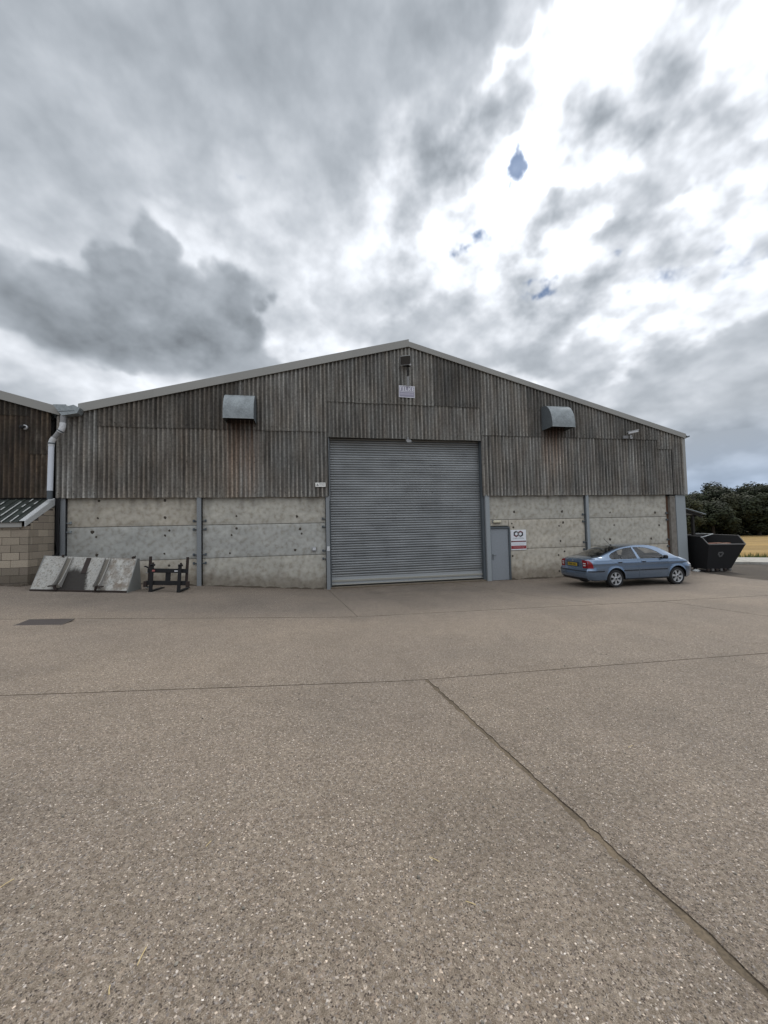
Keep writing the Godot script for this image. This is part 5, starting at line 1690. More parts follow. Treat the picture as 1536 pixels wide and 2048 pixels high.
# ---------------------------------------------------------------- pallet-fork carriage
func build_fork_frame() -> void:
	var f := thing("fork_frame", "black steel pallet-fork carriage standing on the concrete in front of the wall", "pallet forks", Vector3(-4.25, ground_y(-4.25, 1.8), 1.8))
	f.rotation.z = -0.055
	var part := func(called: String, o: Vector3, s: Vector3, m: Material) -> void:
		var g := Geo.new()
		g.box(o, s, Basis(), 0.007)
		obj(called, g, m, f)
	part.call("cross_bar", Vector3(0.02, 0.635, 0.0), Vector3(1.12, 0.125, 0.05), M.black_steel)
	part.call("cross_bar", Vector3(0.0, 0.27, 0.0), Vector3(1.14, 0.125, 0.06), M.black_steel)
	part.call("outer_upright", Vector3(-0.50, 0.66, -0.055), Vector3(0.075, 0.78, 0.05), M.black_rust)
	part.call("outer_upright", Vector3(0.535, 0.66, -0.055), Vector3(0.075, 0.78, 0.05), M.black_rust)
	part.call("centre_post", Vector3(0.02, 0.45, -0.03), Vector3(0.135, 0.26, 0.05), M.black_steel)
	for x in [-0.405, 0.365]:
		var g := Geo.new()
		g.box(Vector3(x, 0.40, 0.06), Vector3(0.095, 0.82, 0.05), Basis(), 0.008)
		g.box(Vector3(x, 0.80, 0.025), Vector3(0.11, 0.06, 0.12), Basis(), 0.01)
		obj("fork_shank", g, M.black_steel, f)
		var t := Geo.new()
		t.prism(PackedVector2Array([Vector2(-0.05, 0.0), Vector2(-0.05, 0.045), Vector2(0.30, 0.04), Vector2(1.0, 0.015), Vector2(1.0, 0.0)]), x - 0.048, x + 0.048, Transform3D(Basis(Vector3(0, 0, -1), Vector3(0, 1, 0), Vector3(1, 0, 0)), Vector3(0, 0.0, 0.04)))
		obj("fork_tine", t, M.black_steel, f)
		var l := Geo.new()
		l.box(Vector3(x + 0.02, 0.855, 0.05), Vector3(0.05, 0.06, 0.05), Basis(Vector3(0, 0, 1), 0.3), 0.01)
		obj("locking_pin", l, M.black_rust, f)
	part.call("label", Vector3(-0.35, 0.64, 0.0875), Vector3(0.075, 0.05, 0.004), mat("sticker_red", lin(0.34, 0.10, 0.09), 0.6))
	part.call("label", Vector3(0.285, 0.63, 0.0275), Vector3(0.16, 0.042, 0.004), M.white_plastic)
	part.call("hinge_eye", Vector3(-0.575, 0.235, 0.0), Vector3(0.09, 0.17, 0.10), M.black_rust)
	part.call("hinge_eye", Vector3(0.59, 0.235, 0.0), Vector3(0.09, 0.17, 0.10), M.black_rust)

# ---------------------------------------------------------------- skip
func build_skip() -> void:
	var s := thing("waste_skip", "black steel waste skip with flared sides and a pale recycling emblem", "skip", Vector3(17.86, -0.60, 0.52), -0.19)
	var bw := 0.80; var tw := 0.98
	var A := Vector3(-0.72, 1.20, 0.30); var B := Vector3(0.90, 1.18, 0.30)
	var a := Vector3(-0.62, 0.10, 0.0); var b := Vector3(0.46, 0.10, 0.0)
	var A2 := Vector3(-0.72, 1.55, -0.08); var B2 := Vector3(0.96, 1.55, -0.08)
	var A3 := Vector3(-0.72, 1.58, -1.75); var B3 := Vector3(0.96, 1.58, -1.75)
	var a3 := Vector3(-0.62, 0.10, -1.45); var b3 := Vector3(0.46, 0.10, -1.45)
	var wall := func(called: String, pts: Array, out: Vector3) -> void:
		var g := Geo.new()
		var o := out * 0.012
		for k in range(1, pts.size() - 1):
			g.tri_out(pts[0] + o, pts[k] + o, pts[k + 1] + o, (pts[0] as Vector3) - out)
			g.tri_out(pts[0] - o, pts[k] - o, pts[k + 1] - o, (pts[0] as Vector3) + out)
		for k in pts.size():
			var p: Vector3 = pts[k]; var q: Vector3 = pts[(k + 1) % pts.size()]
			g.quad(p - o, q - o, q + o, p + o)
		obj(called, g, M.black_steel, s)
	wall.call("front_wall", [a, b, B, A], Vector3(0, 0, 1))
	wall.call("side_wall", [a3, a, A, A2, A3], Vector3(-1, 0, 0))
	wall.call("side_wall", [b, b3, B3, B2, B], Vector3(1, 0, 0))
	wall.call("back_wall", [b3, a3, A3, B3], Vector3(0, 0, -1))
	wall.call("floor_plate", [a, b, b3, a3], Vector3(0, -1, 0))
	var r := Geo.new()
	r.bar(A, B, 0.05, 0.05, 0.008)
	obj("front_lip", r, mat("scraped_steel", lin(0.13, 0.125, 0.12), 0.5, 0.2), s)
	var r2 := Geo.new()
	r2.bar(A, A2, 0.035, 0.035, 0.006); r2.bar(B, B2, 0.035, 0.035, 0.006); r2.bar(A2, A3, 0.035, 0.035, 0.006); r2.bar(B2, B3, 0.035, 0.035, 0.006); r2.bar(A3, B3, 0.035, 0.035, 0.006)
	obj("rim", r2, M.scraped_steel, s)
	for k in 6:
		var f := Geo.new()
		var x := -0.56 + k * 0.19
		f.box(Vector3(x, 0.055, 0.0), Vector3(0.10, 0.11, 0.12), Basis(), 0.01)
		obj("runner", f, M.scraped_steel if k % 2 else M.black_rust, s)
	# the emblem: three bent arrows round a triangle
	var em := mat("emblem_grey", lin(0.10, 0.10, 0.098), 0.7)
	var up := (A - a).normalized(); up = Vector3(0, 1.10, 0.30).normalized()
	var xf := Transform3D(Basis(Vector3(1, 0, 0), up, Vector3(1, 0, 0).cross(up)), Vector3(-0.12, 0.76, 0.18 + 0.014))
	for k in 3:
		var g := Geo.new()
		var c := PackedVector2Array()
		for p in [Vector2(-0.13, 0.045), Vector2(0.03, 0.045), Vector2(0.03, 0.015), Vector2(0.10, 0.075), Vector2(0.03, 0.135), Vector2(0.03, 0.105), Vector2(-0.095, 0.105)]:
			c.append(p.rotated(-k * TAU / 3))
		g.prism(c, 0.0, 0.004, xf)
		obj("emblem", g, em, s)
	# waste inside, thrown in at the front
	var w := thing("timber_waste", "reddish-brown broken boards lying in the black skip", "timber", Vector3(17.86, -0.60, 0.52), -0.19)
	mat("board_red", lin(0.30, 0.145, 0.095), 0.9, 0.0, M.mortar.albedo_texture, 2.0)
	mat("board_pale", lin(0.42, 0.30, 0.22), 0.9, 0.0, M.mortar.albedo_texture, 2.0)
	var rg := RandomNumberGenerator.new()
	rg.seed = 4
	for k in 12:
		var g := Geo.new()
		var l := rg.randf_range(0.5, 0.95)
		g.box(Vector3(rg.randf_range(-0.15, 0.3), 1.10 + 0.012 * k, rg.randf_range(-0.35, 0.05)), Vector3(l, 0.025, rg.randf_range(0.10, 0.2)), Basis(Vector3(0, 1, 0), rg.randf_range(-0.35, 0.35)) * Basis(Vector3(0, 0, 1), rg.randf_range(-0.06, 0.06)), 0.003)
		obj("board", g, M.board_red if k % 3 else M.board_pale, w)
	var heap := Geo.new()
	heap.grid(20, 20, func(u: float, v: float) -> Vector3: return Vector3(lerpf(-0.66, 0.74, u), 0.98 + 0.12 * fbm.get_noise_2d(u * 6.0, v * 6.0), lerpf(0.12, -1.5, v)))
	obj("rubble", heap, M.rust, w)
	var p := thing("steel_pole", "thin pale pole lying slantwise across the top of the black skip", "pole", Vector3(17.86, -0.60, 0.52), -0.19)
	var pg := Geo.new()
	pg.tube([Vector3(-0.80, 1.50, 0.02), Vector3(0.35, 1.62, -0.7), Vector3(0.42, 1.62, -1.75)], 0.022, 8)
	obj("shaft", pg, M.galvanised, p)

# ---------------------------------------------------------------- small things on the ground
func build_litter() -> void:
	# iron drain grating let into the slab on the left
	var o := Vector3(-4.78, 0, 6.33)
	var d := thing("drain_grating", "rusty iron drain grating set in the concrete at the left", "drain", Vector3(o.x, ground_y(o.x, o.z) + 0.004, o.z), 0.05)
	d.rotation.z = -0.062
	d.rotation.x = 0.035
	var iron := mat("drain_iron", lin(0.085, 0.070, 0.064), 0.7, 0.0, M.mortar.albedo_texture, 4.0)
	var pit_shade := Geo.new()
	pit_shade.box(Vector3(0, -0.002, 0), Vector3(0.70, 0.004, 0.46))
	obj("pit_shade", pit_shade, M.void, d)  # thin black sheet painted for the shade below the bars, no hole beneath
	for k in 4:
		var g := Geo.new()
		if k < 2: g.box(Vector3(0, 0.004, -0.235 + 0.47 * k), Vector3(0.74, 0.014, 0.03), Basis(), 0.003)
		else: g.box(Vector3(-0.355 + 0.71 * (k - 2), 0.004, 0), Vector3(0.03, 0.014, 0.44), Basis(), 0.003)
		obj("frame_bar", g, iron, d)
	for k in 9:
		var g := Geo.new()
		g.box(Vector3(0, 0.004, -0.19 + k * 0.0475), Vector3(0.68, 0.011, 0.032), Basis(), 0.003)
		obj("grate_bar", g, iron, d)
	# stray straws on the concrete
	var straw := mat("straw", lin(0.55, 0.43, 0.22), 0.7)
	var spots := [[-1.32, 12.46, 0.9, 0.085], [-0.62, 12.88, 1.45, 0.10], [-0.68, 12.98, 1.9, 0.05], [0.58, 12.62, -0.75, 0.09], [0.66, 12.87, -0.6, 0.07], [-0.52, 12.35, 1.1, 0.06], [2.38, 11.9, 0.3, 0.09]]
	var w := ["longest straw, slanting, on the left of the near slab", "straw lying lengthwise, left of the middle of the near slab", "tiny straw bit just in front of the lengthwise one", "straw left of the long joint, pointing at it", "short straw nearest the long joint's lower stretch", "short bent straw in the middle of the near slab", "straw on the slab right of the long joint"]
	for k in spots.size():
		var s: Array = spots[k]
		var g := Geo.new()
		var dir := Vector3(cos(s[2]), 0, -sin(s[2])) * (s[3] as float) * 0.3
		var c := Vector3(s[0], ground_y(s[0], s[1]) + 0.009, s[1])
		g.tube([c - dir, c + Vector3(0, 0.004, 0.004), c + dir], 0.0018, 6)
		tag(obj("straw", g, straw), w[k], "straw", "stray straws on the near concrete")
	# a pale stone by the gravel edge
	var st := Geo.new()
	st.lathe(PackedVector2Array([Vector2(0.0, 0.09), Vector2(0.09, 0.07), Vector2(0.16, 0.02), Vector2(0.13, -0.03)]), Transform3D(Basis(Vector3(1, 0, 0.2), Vector3(0, 1, 0), Vector3(-0.1, 0, 0.7)), Vector3(17.0, -0.60, 0.15)), 9)
	tag(obj("stone", st, M.worn_white), "pale flat stone on the gravel edge before the waste skip", "stone")
	# a few loose pebbles near the camera
	var pb := Geo.new()
	for k in 420:
		var x := R.randf_range(-4.5, 6.0); var z := R.randf_range(8.2, 13.6)
		var q := R.randf_range(0.004, 0.009)
		var t := R.randf_range(0.5, 1.4)
		t *= 0.7
		pb.col = Color(t, t * 0.97, t * 0.92)
		pb.box(Vector3(x, ground_y(x, z) + q * 0.5, z), Vector3(q * 1.6, q, q * 1.3), Basis(Vector3(0.2, 1, 0.1).normalized(), R.randf() * 6.0), q * 0.4)
	var po := obj("loose_pebbles", pb, mat("pebble", lin(0.34, 0.32, 0.28), 0.85))
	po.set_meta("kind", "stuff")
	tag(po, "loose small pebbles scattered over the near concrete", "pebbles")

# ---------------------------------------------------------------- the car: x forward, y up, z to the driver's side; metres
const TX := [-2.30, -2.15, -2.0, -1.7, -1.4, -1.1, -0.8, -0.4, 0.0, 0.4, 0.7, 1.0, 1.25, 1.42, 1.6, 1.85, 2.05, 2.16]
const TY := [0.985, 1.02, 1.045, 1.10, 1.20, 1.305, 1.38, 1.435, 1.45, 1.43, 1.365, 1.235, 1.10, 1.01, 0.97, 0.905, 0.815, 0.70]
const ZX := [-2.3, -2.0, -1.6, -1.2, -0.8, -0.4, 0.0, 0.4, 0.8, 1.2, 1.42, 1.7, 2.0, 2.16]
const ZZ := [0.68, 0.70, 0.67, 0.62, 0.59, 0.575, 0.57, 0.575, 0.60, 0.66, 0.70, 0.72, 0.68, 0.62]
const FY := [0.18, 0.24, 0.32, 0.45, 0.62, 0.80, 0.97, 1.2]
const FZ := [0.80, 0.825, 0.85, 0.873, 0.884, 0.878, 0.862, 0.84]
const RY := [0.18, 0.28, 0.38, 0.50, 0.62, 0.66, 0.70, 0.85, 0.985, 1.04]
const RX := [-2.16, -2.28, -2.35, -2.37, -2.365, -2.34, -2.31, -2.315, -2.30, -2.26]
const NY := [0.18, 0.30, 0.45, 0.60, 0.70, 0.80]
const NX := [2.04, 2.14, 2.18, 2.175, 2.155, 2.06]
const CX := [-2.3, -2.0, -1.4, -0.8, 0.0, 0.6, 1.0, 1.42, 1.7, 2.16]
const CY := [0.045, 0.045, 0.065, 0.055, 0.04, 0.055, 0.08, 0.07, 0.065, 0.05]

func along(xs: Array, ys: Array, x: float) -> float:      # smooth curve through the points
	var n := xs.size()
	if x <= xs[0]: return ys[0]
	if x >= xs[n - 1]: return ys[n - 1]
	var k := 0
	while x > xs[k + 1]: k += 1
	var h: float = xs[k + 1] - xs[k]
	var t: float = (x - xs[k]) / h
	var s: float = (ys[k + 1] - ys[k]) / h
	var m0: float = s if k == 0 else (ys[k + 1] - ys[k - 1]) / (xs[k + 1] - xs[k - 1])
	var m1: float = s if k == n - 2 else (ys[k + 2] - ys[k]) / (xs[k + 2] - xs[k])
	var t2 := t * t; var t3 := t2 * t
	return (2 * t3 - 3 * t2 + 1) * ys[k] + (t3 - 2 * t2 + t) * h * m0 + (-2 * t3 + 3 * t2) * ys[k + 1] + (t3 - t2) * h * m1

func flank(x: float, y: float) -> float:                  # half width of the body at (x, y)
	var top := along(TX, TY, x)
	var yb := minf(0.97, top - 0.08)
	var z := 0.0
	if y <= yb:
		z = along(FY, FZ, y)
		# a pressed crease under the windows and flared arches
		z += 0.010 * exp(-pow((y - 0.86) / 0.05, 2.0))
		for c in [-1.289, 1.289]:
			var d := Vector2(x - c, y - 0.315).length()
			z += 0.016 * exp(-pow((d - 0.36) / 0.05, 2.0))
		z += 0.012 * exp(-pow((y - 0.30) / 0.035, 2.0)) * smooth(1.1, 0.85, absf(x))
	else:
		var t := clampf((y - yb) / maxf(top - yb, 0.01), 0.0, 1.0)
		z = lerpf(along(FY, FZ, yb), along(ZX, ZZ, x), pow(t, lerpf(2.2, 1.12, smooth(0.99, 1.2, top))))
	var dr := clampf((x - along(RY, RX, y)) / 0.34, 0.0, 1.0)
	var df := clampf((along(NY, NX, y) - x) / 0.62, 0.0, 1.0)
	return z * (1.0 - 0.17 * pow(1.0 - dr, 2.6)) * (1.0 - 0.30 * pow(1.0 - df, 2.2))

func flank_patch(g: Geo, region: PackedVector2Array, cut: Array, side: float, off: float, dx := 0.05, dy := 0.06) -> void:
	var lo := Vector2(9, 9); var hi := Vector2(-9, -9)
	for p in region:
		lo = lo.min(p); hi = hi.max(p)
	var nx := int(ceil((hi.x - lo.x) / dx)); var ny := int(ceil((hi.y - lo.y) / dy))
	for i in nx:
		for j in ny:
			var a := lo + Vector2(i * dx, j * dy); var b := a + Vector2(dx, dy)
			var polys := Geometry2D.intersect_polygons(PackedVector2Array([a, Vector2(b.x, a.y), b, Vector2(a.x, b.y)]), region)
			for c in cut:
				var next: Array[PackedVector2Array] = []
				for p in polys:
					next.append_array(Geometry2D.clip_polygons(p, c))
				polys = next
			for p in polys:
				if p.size() < 3: continue
				var q: PackedVector2Array = p
				if Geometry2D.is_polygon_clockwise(q):
					q.reverse()
				var t := Geometry2D.triangulate_polygon(q)
				var first := g.V.size()
				for v in q:
					var z := flank(v.x, v.y)
					var zx := (flank(v.x + 0.012, v.y) - flank(v.x - 0.012, v.y)) / 0.024
					var zy := (flank(v.x, v.y + 0.012) - flank(v.x, v.y - 0.012)) / 0.024
					var n := Vector3(-zx, -zy, 1.0).normalized()
					g.vert(Vector3(v.x, v.y, side * (z + off)), Vector3(n.x, n.y, n.z * side))
				for k in range(0, t.size(), 3):
					var u := q[t[k + 1]] - q[t[k]]
					var w := q[t[k + 2]] - q[t[k]]
					if (u.cross(w) > 0.0) == (side > 0.0): g.face(first + t[k], first + t[k + 1], first + t[k + 2])
					else: g.face(first + t[k], first + t[k + 2], first + t[k + 1])

func grown(p: PackedVector2Array, by: float) -> PackedVector2Array:
	var r := Geometry2D.offset_polygon(p, by)
	return r[0] if r.size() else p

func build_car() -> void:
	var car := thing("parked_car", "pale metallic blue five-door saloon parked nose right beside the barn wall", "car", Vector3(11.29, -0.55, 2.46), -0.03)
	car.scale = Vector3(0.925, 0.955, 0.955)
	var paint := mat("car_paint", lin(0.140, 0.200, 0.290), 0.20, 0.7)
	paint.clearcoat_enabled = true; paint.clearcoat = 1.0; paint.clearcoat_roughness = 0.05
	var trim := mat("car_trim", lin(0.012, 0.013, 0.016), 0.5)
	var dark := mat("car_dark", lin(0.006, 0.006, 0.007), 0.9)
	var seat := mat("car_seat", lin(0.028, 0.028, 0.030), 0.9)
	var glass := StandardMaterial3D.new()
	glass.resource_name = "car_glass"
	glass.albedo_color = Color(0.03, 0.045, 0.045, 0.30)
	glass.transparency = BaseMaterial3D.TRANSPARENCY_ALPHA
	glass.roughness = 0.04
	var red := mat("tail_red", lin(0.21, 0.004, 0.007), 0.22)
	var clear := mat("lamp_clear", lin(0.66, 0.64, 0.64), 0.15)
	var alloy := mat("alloy", lin(0.42, 0.43, 0.44), 0.35, 0.4)
	var chrome := mat("chrome", lin(0.55, 0.56, 0.57), 0.2, 0.9)

	# side outline, then arches, doors and windows cut out of it
	var outline := PackedVector2Array()
	for k in 9: outline.append(Vector2(lerpf(along(RY, RX, 0.285) , along(NY, NX, 0.285), k / 8.0), 0.285))
	for k in range(1, 12):
		var y := lerpf(0.285, 0.70, k / 11.0)
		outline.append(Vector2(along(NY, NX, y), y))
	for k in range(1, 70):
		var x := lerpf(2.155, -2.30, k / 69.0)
		outline.append(Vector2(x, along(TX, TY, x)))
	for k in range(1, 16):
		var y := lerpf(0.985, 0.285, k / 16.0)
		outline.append(Vector2(along(RY, RX, y), y))
	var arches := []
	for c in [-1.289, 1.289]:
		var p := PackedVector2Array()
		for k in 40:
			p.append(Vector2(c, 0.325) + Vector2(cos(TAU * k / 40), sin(TAU * k / 40)) * 0.378)
		arches.append(p)
	var door_f := PackedVector2Array([Vector2(-0.315, 0.30), Vector2(0.86, 0.30), Vector2(0.90, 0.95), Vector2(0.84, 1.09), Vector2(0.66, 1.215), Vector2(0.45, 1.31), Vector2(0.2, 1.375), Vector2(-0.05, 1.405), Vector2(-0.40, 1.41)])
	var door_r := PackedVector2Array([Vector2(-0.33, 0.30), Vector2(-0.415, 1.41), Vector2(-0.7, 1.385), Vector2(-1.0, 1.325), Vector2(-1.28, 1.235), Vector2(-1.47, 1.145), Vector2(-1.54, 1.05), Vector2(-1.48, 0.94), Vector2(-1.28, 0.84), Vector2(-1.07, 0.68), Vector2(-0.94, 0.48), Vector2(-0.90, 0.30)])
	var win_f := PackedVector2Array([Vector2(-0.245, 1.0), Vector2(0.80, 0.99), Vector2(0.75, 1.07), Vector2(0.58, 1.20), Vector2(0.40, 1.285), Vector2(0.18, 1.345), Vector2(-0.05, 1.37), Vector2(-0.325, 1.375)])
	var win_r := PackedVector2Array([Vector2(-0.345, 1.0), Vector2(-0.42, 1.372), Vector2(-0.72, 1.345), Vector2(-1.0, 1.285), Vector2(-1.10, 1.255), Vector2(-0.97, 1.0)])
	var win_q := PackedVector2Array([Vector2(-1.0, 1.0), Vector2(-1.13, 1.245), Vector2(-1.27, 1.19), Vector2(-1.40, 1.115), Vector2(-1.445, 1.055), Vector2(-1.40, 1.005)])
	var around := PackedVector2Array([Vector2(-0.335, 0.99), Vector2(-0.41, 1.385), Vector2(-0.72, 1.358), Vector2(-1.02, 1.296), Vector2(-1.28, 1.202), Vector2(-1.42, 1.122), Vector2(-1.465, 1.052), Vector2(-1.41, 0.992)])
	var body := Geo.new()
	for s in [1.0, -1.0]:
		flank_patch(body, outline, [arches[0], arches[1], grown(door_f, 0.003), grown(door_r, 0.003)], s, 0.0)
	# top: bonnet, roof, hatch and their glass, laid between the two flanks
	var roof := Geo.new(); var bonnet := Geo.new(); var screen := Geo.new(); var rear_glass := Geo.new(); var hatch := Geo.new(); var seal := Geo.new()
	var top := func(x: float, t: float) -> Vector3:
		var zt := flank(x, along(TX, TY, x))
		return Vector3(x, along(TX, TY, x) + along(CX, CY, x) * (1.0 - t * t), t * zt)
	var nx := 110; var nt := 32
	for i in nx:
		for j in nt:
			var xa := lerpf(-2.30, 2.155, float(i) / nx); var xb := lerpf(-2.30, 2.155, float(i + 1) / nx)
			var ta := lerpf(-1, 1, float(j) / nt); var tb := lerpf(-1, 1, float(j + 1) / nt)
			var xm := (xa + xb) / 2; var tm := absf((ta + tb) / 2)
			var g := roof
			if xm > 1.43: g = bonnet
			elif xm > 0.52 and tm < 0.885: g = screen if xm < 1.40 and xm > 0.56 and tm < 0.86 else seal
			elif xm < -0.80 and xm > -1.96 and tm < 0.90: g = rear_glass if xm > -1.92 and xm < -0.84 and tm < 0.86 else seal
			elif xm < -1.96: g = hatch
			var c := [[xa, ta], [xb, ta], [xb, tb], [xa, tb]]
			var id := []
			for k in 4:
				var x: float = c[k][0]; var t: float = c[k][1]
				var p: Vector3 = top.call(x, t)
				var n: Vector3 = ((top.call(x, minf(t + 0.03, 1.0)) as Vector3) - (top.call(x, maxf(t - 0.03, -1.0)) as Vector3)).cross((top.call(x + 0.02, t) as Vector3) - (top.call(x - 0.02, t) as Vector3)).normalized()
				if n.y < 0.0: n = -n
				id.append(g.vert(p, n))
			g.face(id[0], id[3], id[2]); g.face(id[0], id[2], id[1])
	# rear and front faces
	var end := func(y: float, t: float, back: bool) -> Vector3:
		var x0 := along(RY, RX, y) if back else along(NY, NX, y)
		var z := flank(x0, minf(y, 0.98))
		return Vector3(x0 + (-0.05 if back else 0.10) * (1.0 - t * t), y, z * t)
	var bumper := Geo.new()
	bumper.grid(28, 12, func(u: float, v: float) -> Vector3: return end.call(lerpf(0.33, 0.655, v), lerpf(-1, 1, u), true))
	var lid := Geo.new()
	lid.grid(28, 10, func(u: float, v: float) -> Vector3: return end.call(lerpf(0.665, 0.985, v), lerpf(-1, 1, u), true))
	lid.grid(28, 4, func(u: float, v: float) -> Vector3: return (end.call(0.985, lerpf(-1, 1, u), true) as Vector3).lerp(top.call(-2.295, lerpf(-1, 1, u)), v))
	var nose := Geo.new()
	nose.grid(24, 12, func(u: float, v: float) -> Vector3: return end.call(lerpf(0.27, 0.70, v), lerpf(1, -1, u), false))
	nose.grid(24, 3, func(u: float, v: float) -> Vector3: return (end.call(0.70, lerpf(1, -1, u), false) as Vector3).lerp(top.call(2.15, lerpf(1, -1, u)), v))
	obj("body_side", body, paint, car)
	obj("roof_panel", roof, paint, car)
	obj("bonnet", bonnet, paint, car)
	obj("front_bumper", nose, paint, car)
	var rb := obj("rear_bumper", bumper, paint, car)
	var tg := obj("tailgate", hatch, paint, car)
	obj("tailgate_face", lid, paint, tg)
	obj("glass_seal", seal, trim, car)
	obj("windscreen", screen, glass, car)
	var tinted: StandardMaterial3D = glass.duplicate()
	tinted.resource_name = "car_glass_tinted"
	tinted.albedo_color = Color(0.02, 0.028, 0.03, 0.72)
	obj("rear_window", rear_glass, tinted, tg)
	for s in [1.0, -1.0]:
		var df := Geo.new()
		flank_patch(df, door_f, [grown(win_f, 0.012)], s, 0.0)
		var d1 := obj("front_door", df, paint, car)
		var dr := Geo.new()
		flank_patch(dr, door_r, [arches[0], around], s, 0.0)
		var d2 := obj("rear_door", dr, paint, car)
		for q in [[win_f, d1, "window", []], [win_r, d2, "window", []], [win_q, d2, "quarter_window", []]]:
			var w := Geo.new()
			flank_patch(w, q[0], [], s, -0.010)
			obj(q[2], w, glass, q[1])
		var fr := Geo.new()
		flank_patch(fr, grown(win_f, 0.013), [win_f], s, -0.004)
		obj("window_seal", fr, trim, d1)
		var fr2 := Geo.new()
		flank_patch(fr2, around, [win_r, win_q], s, -0.004)
		obj("window_seal", fr2, trim, d2)
		for q in [[PackedVector2Array([Vector2(-0.30, 0.575), Vector2(0.86, 0.58), Vector2(0.86, 0.615), Vector2(-0.30, 0.612)]), d1], [PackedVector2Array([Vector2(-0.96, 0.57), Vector2(-0.345, 0.575), Vector2(-0.345, 0.612), Vector2(-0.985, 0.61)]), d2], [PackedVector2Array([Vector2(-2.34, 0.575), Vector2(-1.76, 0.575), Vector2(-1.76, 0.615), Vector2(-2.34, 0.615)]), rb]]:
			var m := Geo.new()
			flank_patch(m, q[0], [], s, 0.010)
			obj("rubbing_strip", m, trim, q[1])
		for q in [[-0.13, d1], [-1.10, d2]]:
			var hx: float = q[0]
			var h := Geo.new()
			h.box(Vector3(hx, 0.905, s * (flank(hx, 0.905) + 0.018)), Vector3(0.20, 0.035, 0.022), Basis(), 0.010)
			var hh := obj("door_handle", h, paint, q[1])
			var hr := Geo.new()
			hr.box(Vector3(hx, 0.885, s * (flank(hx, 0.885) + 0.004)), Vector3(0.15, 0.05, 0.012), Basis(), 0.005)
			obj("handle_recess", hr, trim, q[1])
		var mi := Geo.new()
		mi.box(Vector3(0.72, 1.03, s * 0.955), Vector3(0.10, 0.13, 0.20), Basis(Vector3(0, 1, 0), -0.2 * s), 0.035)
		mi.box(Vector3(0.76, 0.985, s * 0.87), Vector3(0.08, 0.04, 0.10), Basis(), 0.01)
		obj("door_mirror", mi, trim, car)
		var tl := Geo.new()
		flank_patch(tl, PackedVector2Array([Vector2(-2.315, 0.70), Vector2(-2.165, 0.705), Vector2(-2.18, 0.80), Vector2(-2.215, 0.90), Vector2(-2.26, 0.965), Vector2(-2.305, 0.975)]), [], s, 0.007, 0.03, 0.04)
		tl.grid(8, 6, func(u: float, v: float) -> Vector3:
			var t: float = lerpf(0.70, 1.0, u) if s > 0 else lerpf(-1.0, -0.70, u)
			return (end.call(lerpf(0.70, 0.97, v), t, true) as Vector3) + Vector3(-0.008, 0, 0.003 * s))
		var lamp := obj("tail_lamp", tl, red, car)
		for yy in [0.775, 0.845]:
			var b := Geo.new()
			b.grid(5, 2, func(u: float, v: float) -> Vector3:
				var t: float = lerpf(0.74, 0.90, u) if s > 0 else lerpf(-0.90, -0.74, u)
				return (end.call(yy + lerpf(0, 0.030, v), t, true) as Vector3) + Vector3(-0.013, 0, 0))
			obj("lens", b, clear, lamp)
		var hl := Geo.new()
		flank_patch(hl, PackedVector2Array([Vector2(1.78, 0.74), Vector2(2.10, 0.675), Vector2(2.13, 0.715), Vector2(2.02, 0.80), Vector2(1.86, 0.855)]), [], s, 0.007, 0.04, 0.04)
		obj("headlamp", hl, clear, car)
		var sk := Geo.new()
		flank_patch(sk, PackedVector2Array([Vector2(-0.92, 0.262), Vector2(0.92, 0.262), Vector2(0.92, 0.312), Vector2(-0.92, 0.312)]), [], s, 0.006)
		obj("sill", sk, trim, car)
	# rubbing strip and lower skirt on the rear bumper, number plate, badges
	var st := Geo.new()
	st.grid(24, 1, func(u: float, v: float) -> Vector3: return (end.call(lerpf(0.575, 0.612, v), lerpf(-0.99, 0.99, u), true) as Vector3) + Vector3(-0.010, 0, 0))
	obj("rubbing_strip", st, trim, rb)
	var sk2 := Geo.new()
	sk2.grid(24, 3, func(u: float, v: float) -> Vector3: return (end.call(lerpf(0.25, 0.345, v), lerpf(-0.99, 0.99, u), true) as Vector3) + Vector3(0.02 - 0.028 * v, 0, 0))
	obj("skirt", sk2, trim, rb)
	var rc := Geo.new()
	rc.grid(8, 3, func(u: float, v: float) -> Vector3: return (end.call(lerpf(0.735, 0.895, v), lerpf(-0.43, 0.43, u), true) as Vector3) + Vector3(-0.004, 0, 0))
	obj("plate_recess_shade", rc, mat("car_paint_shaded", lin(0.03, 0.045, 0.075), 0.4, 0.2), tg)  # recess shade painted on as a darker copy of the body paint
	var pl := Geo.new()
	pl.box(Vector3(-2.372, 0.805, -0.02), Vector3(0.012, 0.112, 0.52), Basis(), 0.004)
	var plate := obj("number_plate", pl, mat("plate_yellow", lin(0.42, 0.29, 0.02), 0.5), tg)
	text(plate, "plate_text", "PS06 UNE", 0.072, Vector3(-2.380, 0.805, -0.02), mat("plate_black", lin(0.012, 0.011, 0.01), 0.5), true, 0.92, -PI / 2)
	text(plate, "badge", "TDI", 0.06, Vector3(-2.352, 0.905, 0.44), chrome, true, 1.0, -PI / 2)
	var bd := Geo.new()
	bd.lathe(PackedVector2Array([Vector2(0.0, 0.006), Vector2(0.035, 0.004), Vector2(0.038, 0.0)]), Transform3D(Basis(Vector3(0, 0, 1), PI / 2), Vector3(-2.362, 0.935, 0)), 16)
	obj("round_badge", bd, chrome, tg)
	# wiper and aerial
	var ae := Geo.new()
	ae.tube([Vector3(-0.72, 1.44, 0.0), Vector3(-1.0, 1.70, 0.0)], 0.007, 6)
	ae.lathe(PackedVector2Array([Vector2(0.0, 0.05), Vector2(0.02, 0.04), Vector2(0.03, 0.0)]), Transform3D(Basis(), Vector3(-0.71, 1.435, 0.0)), 10)
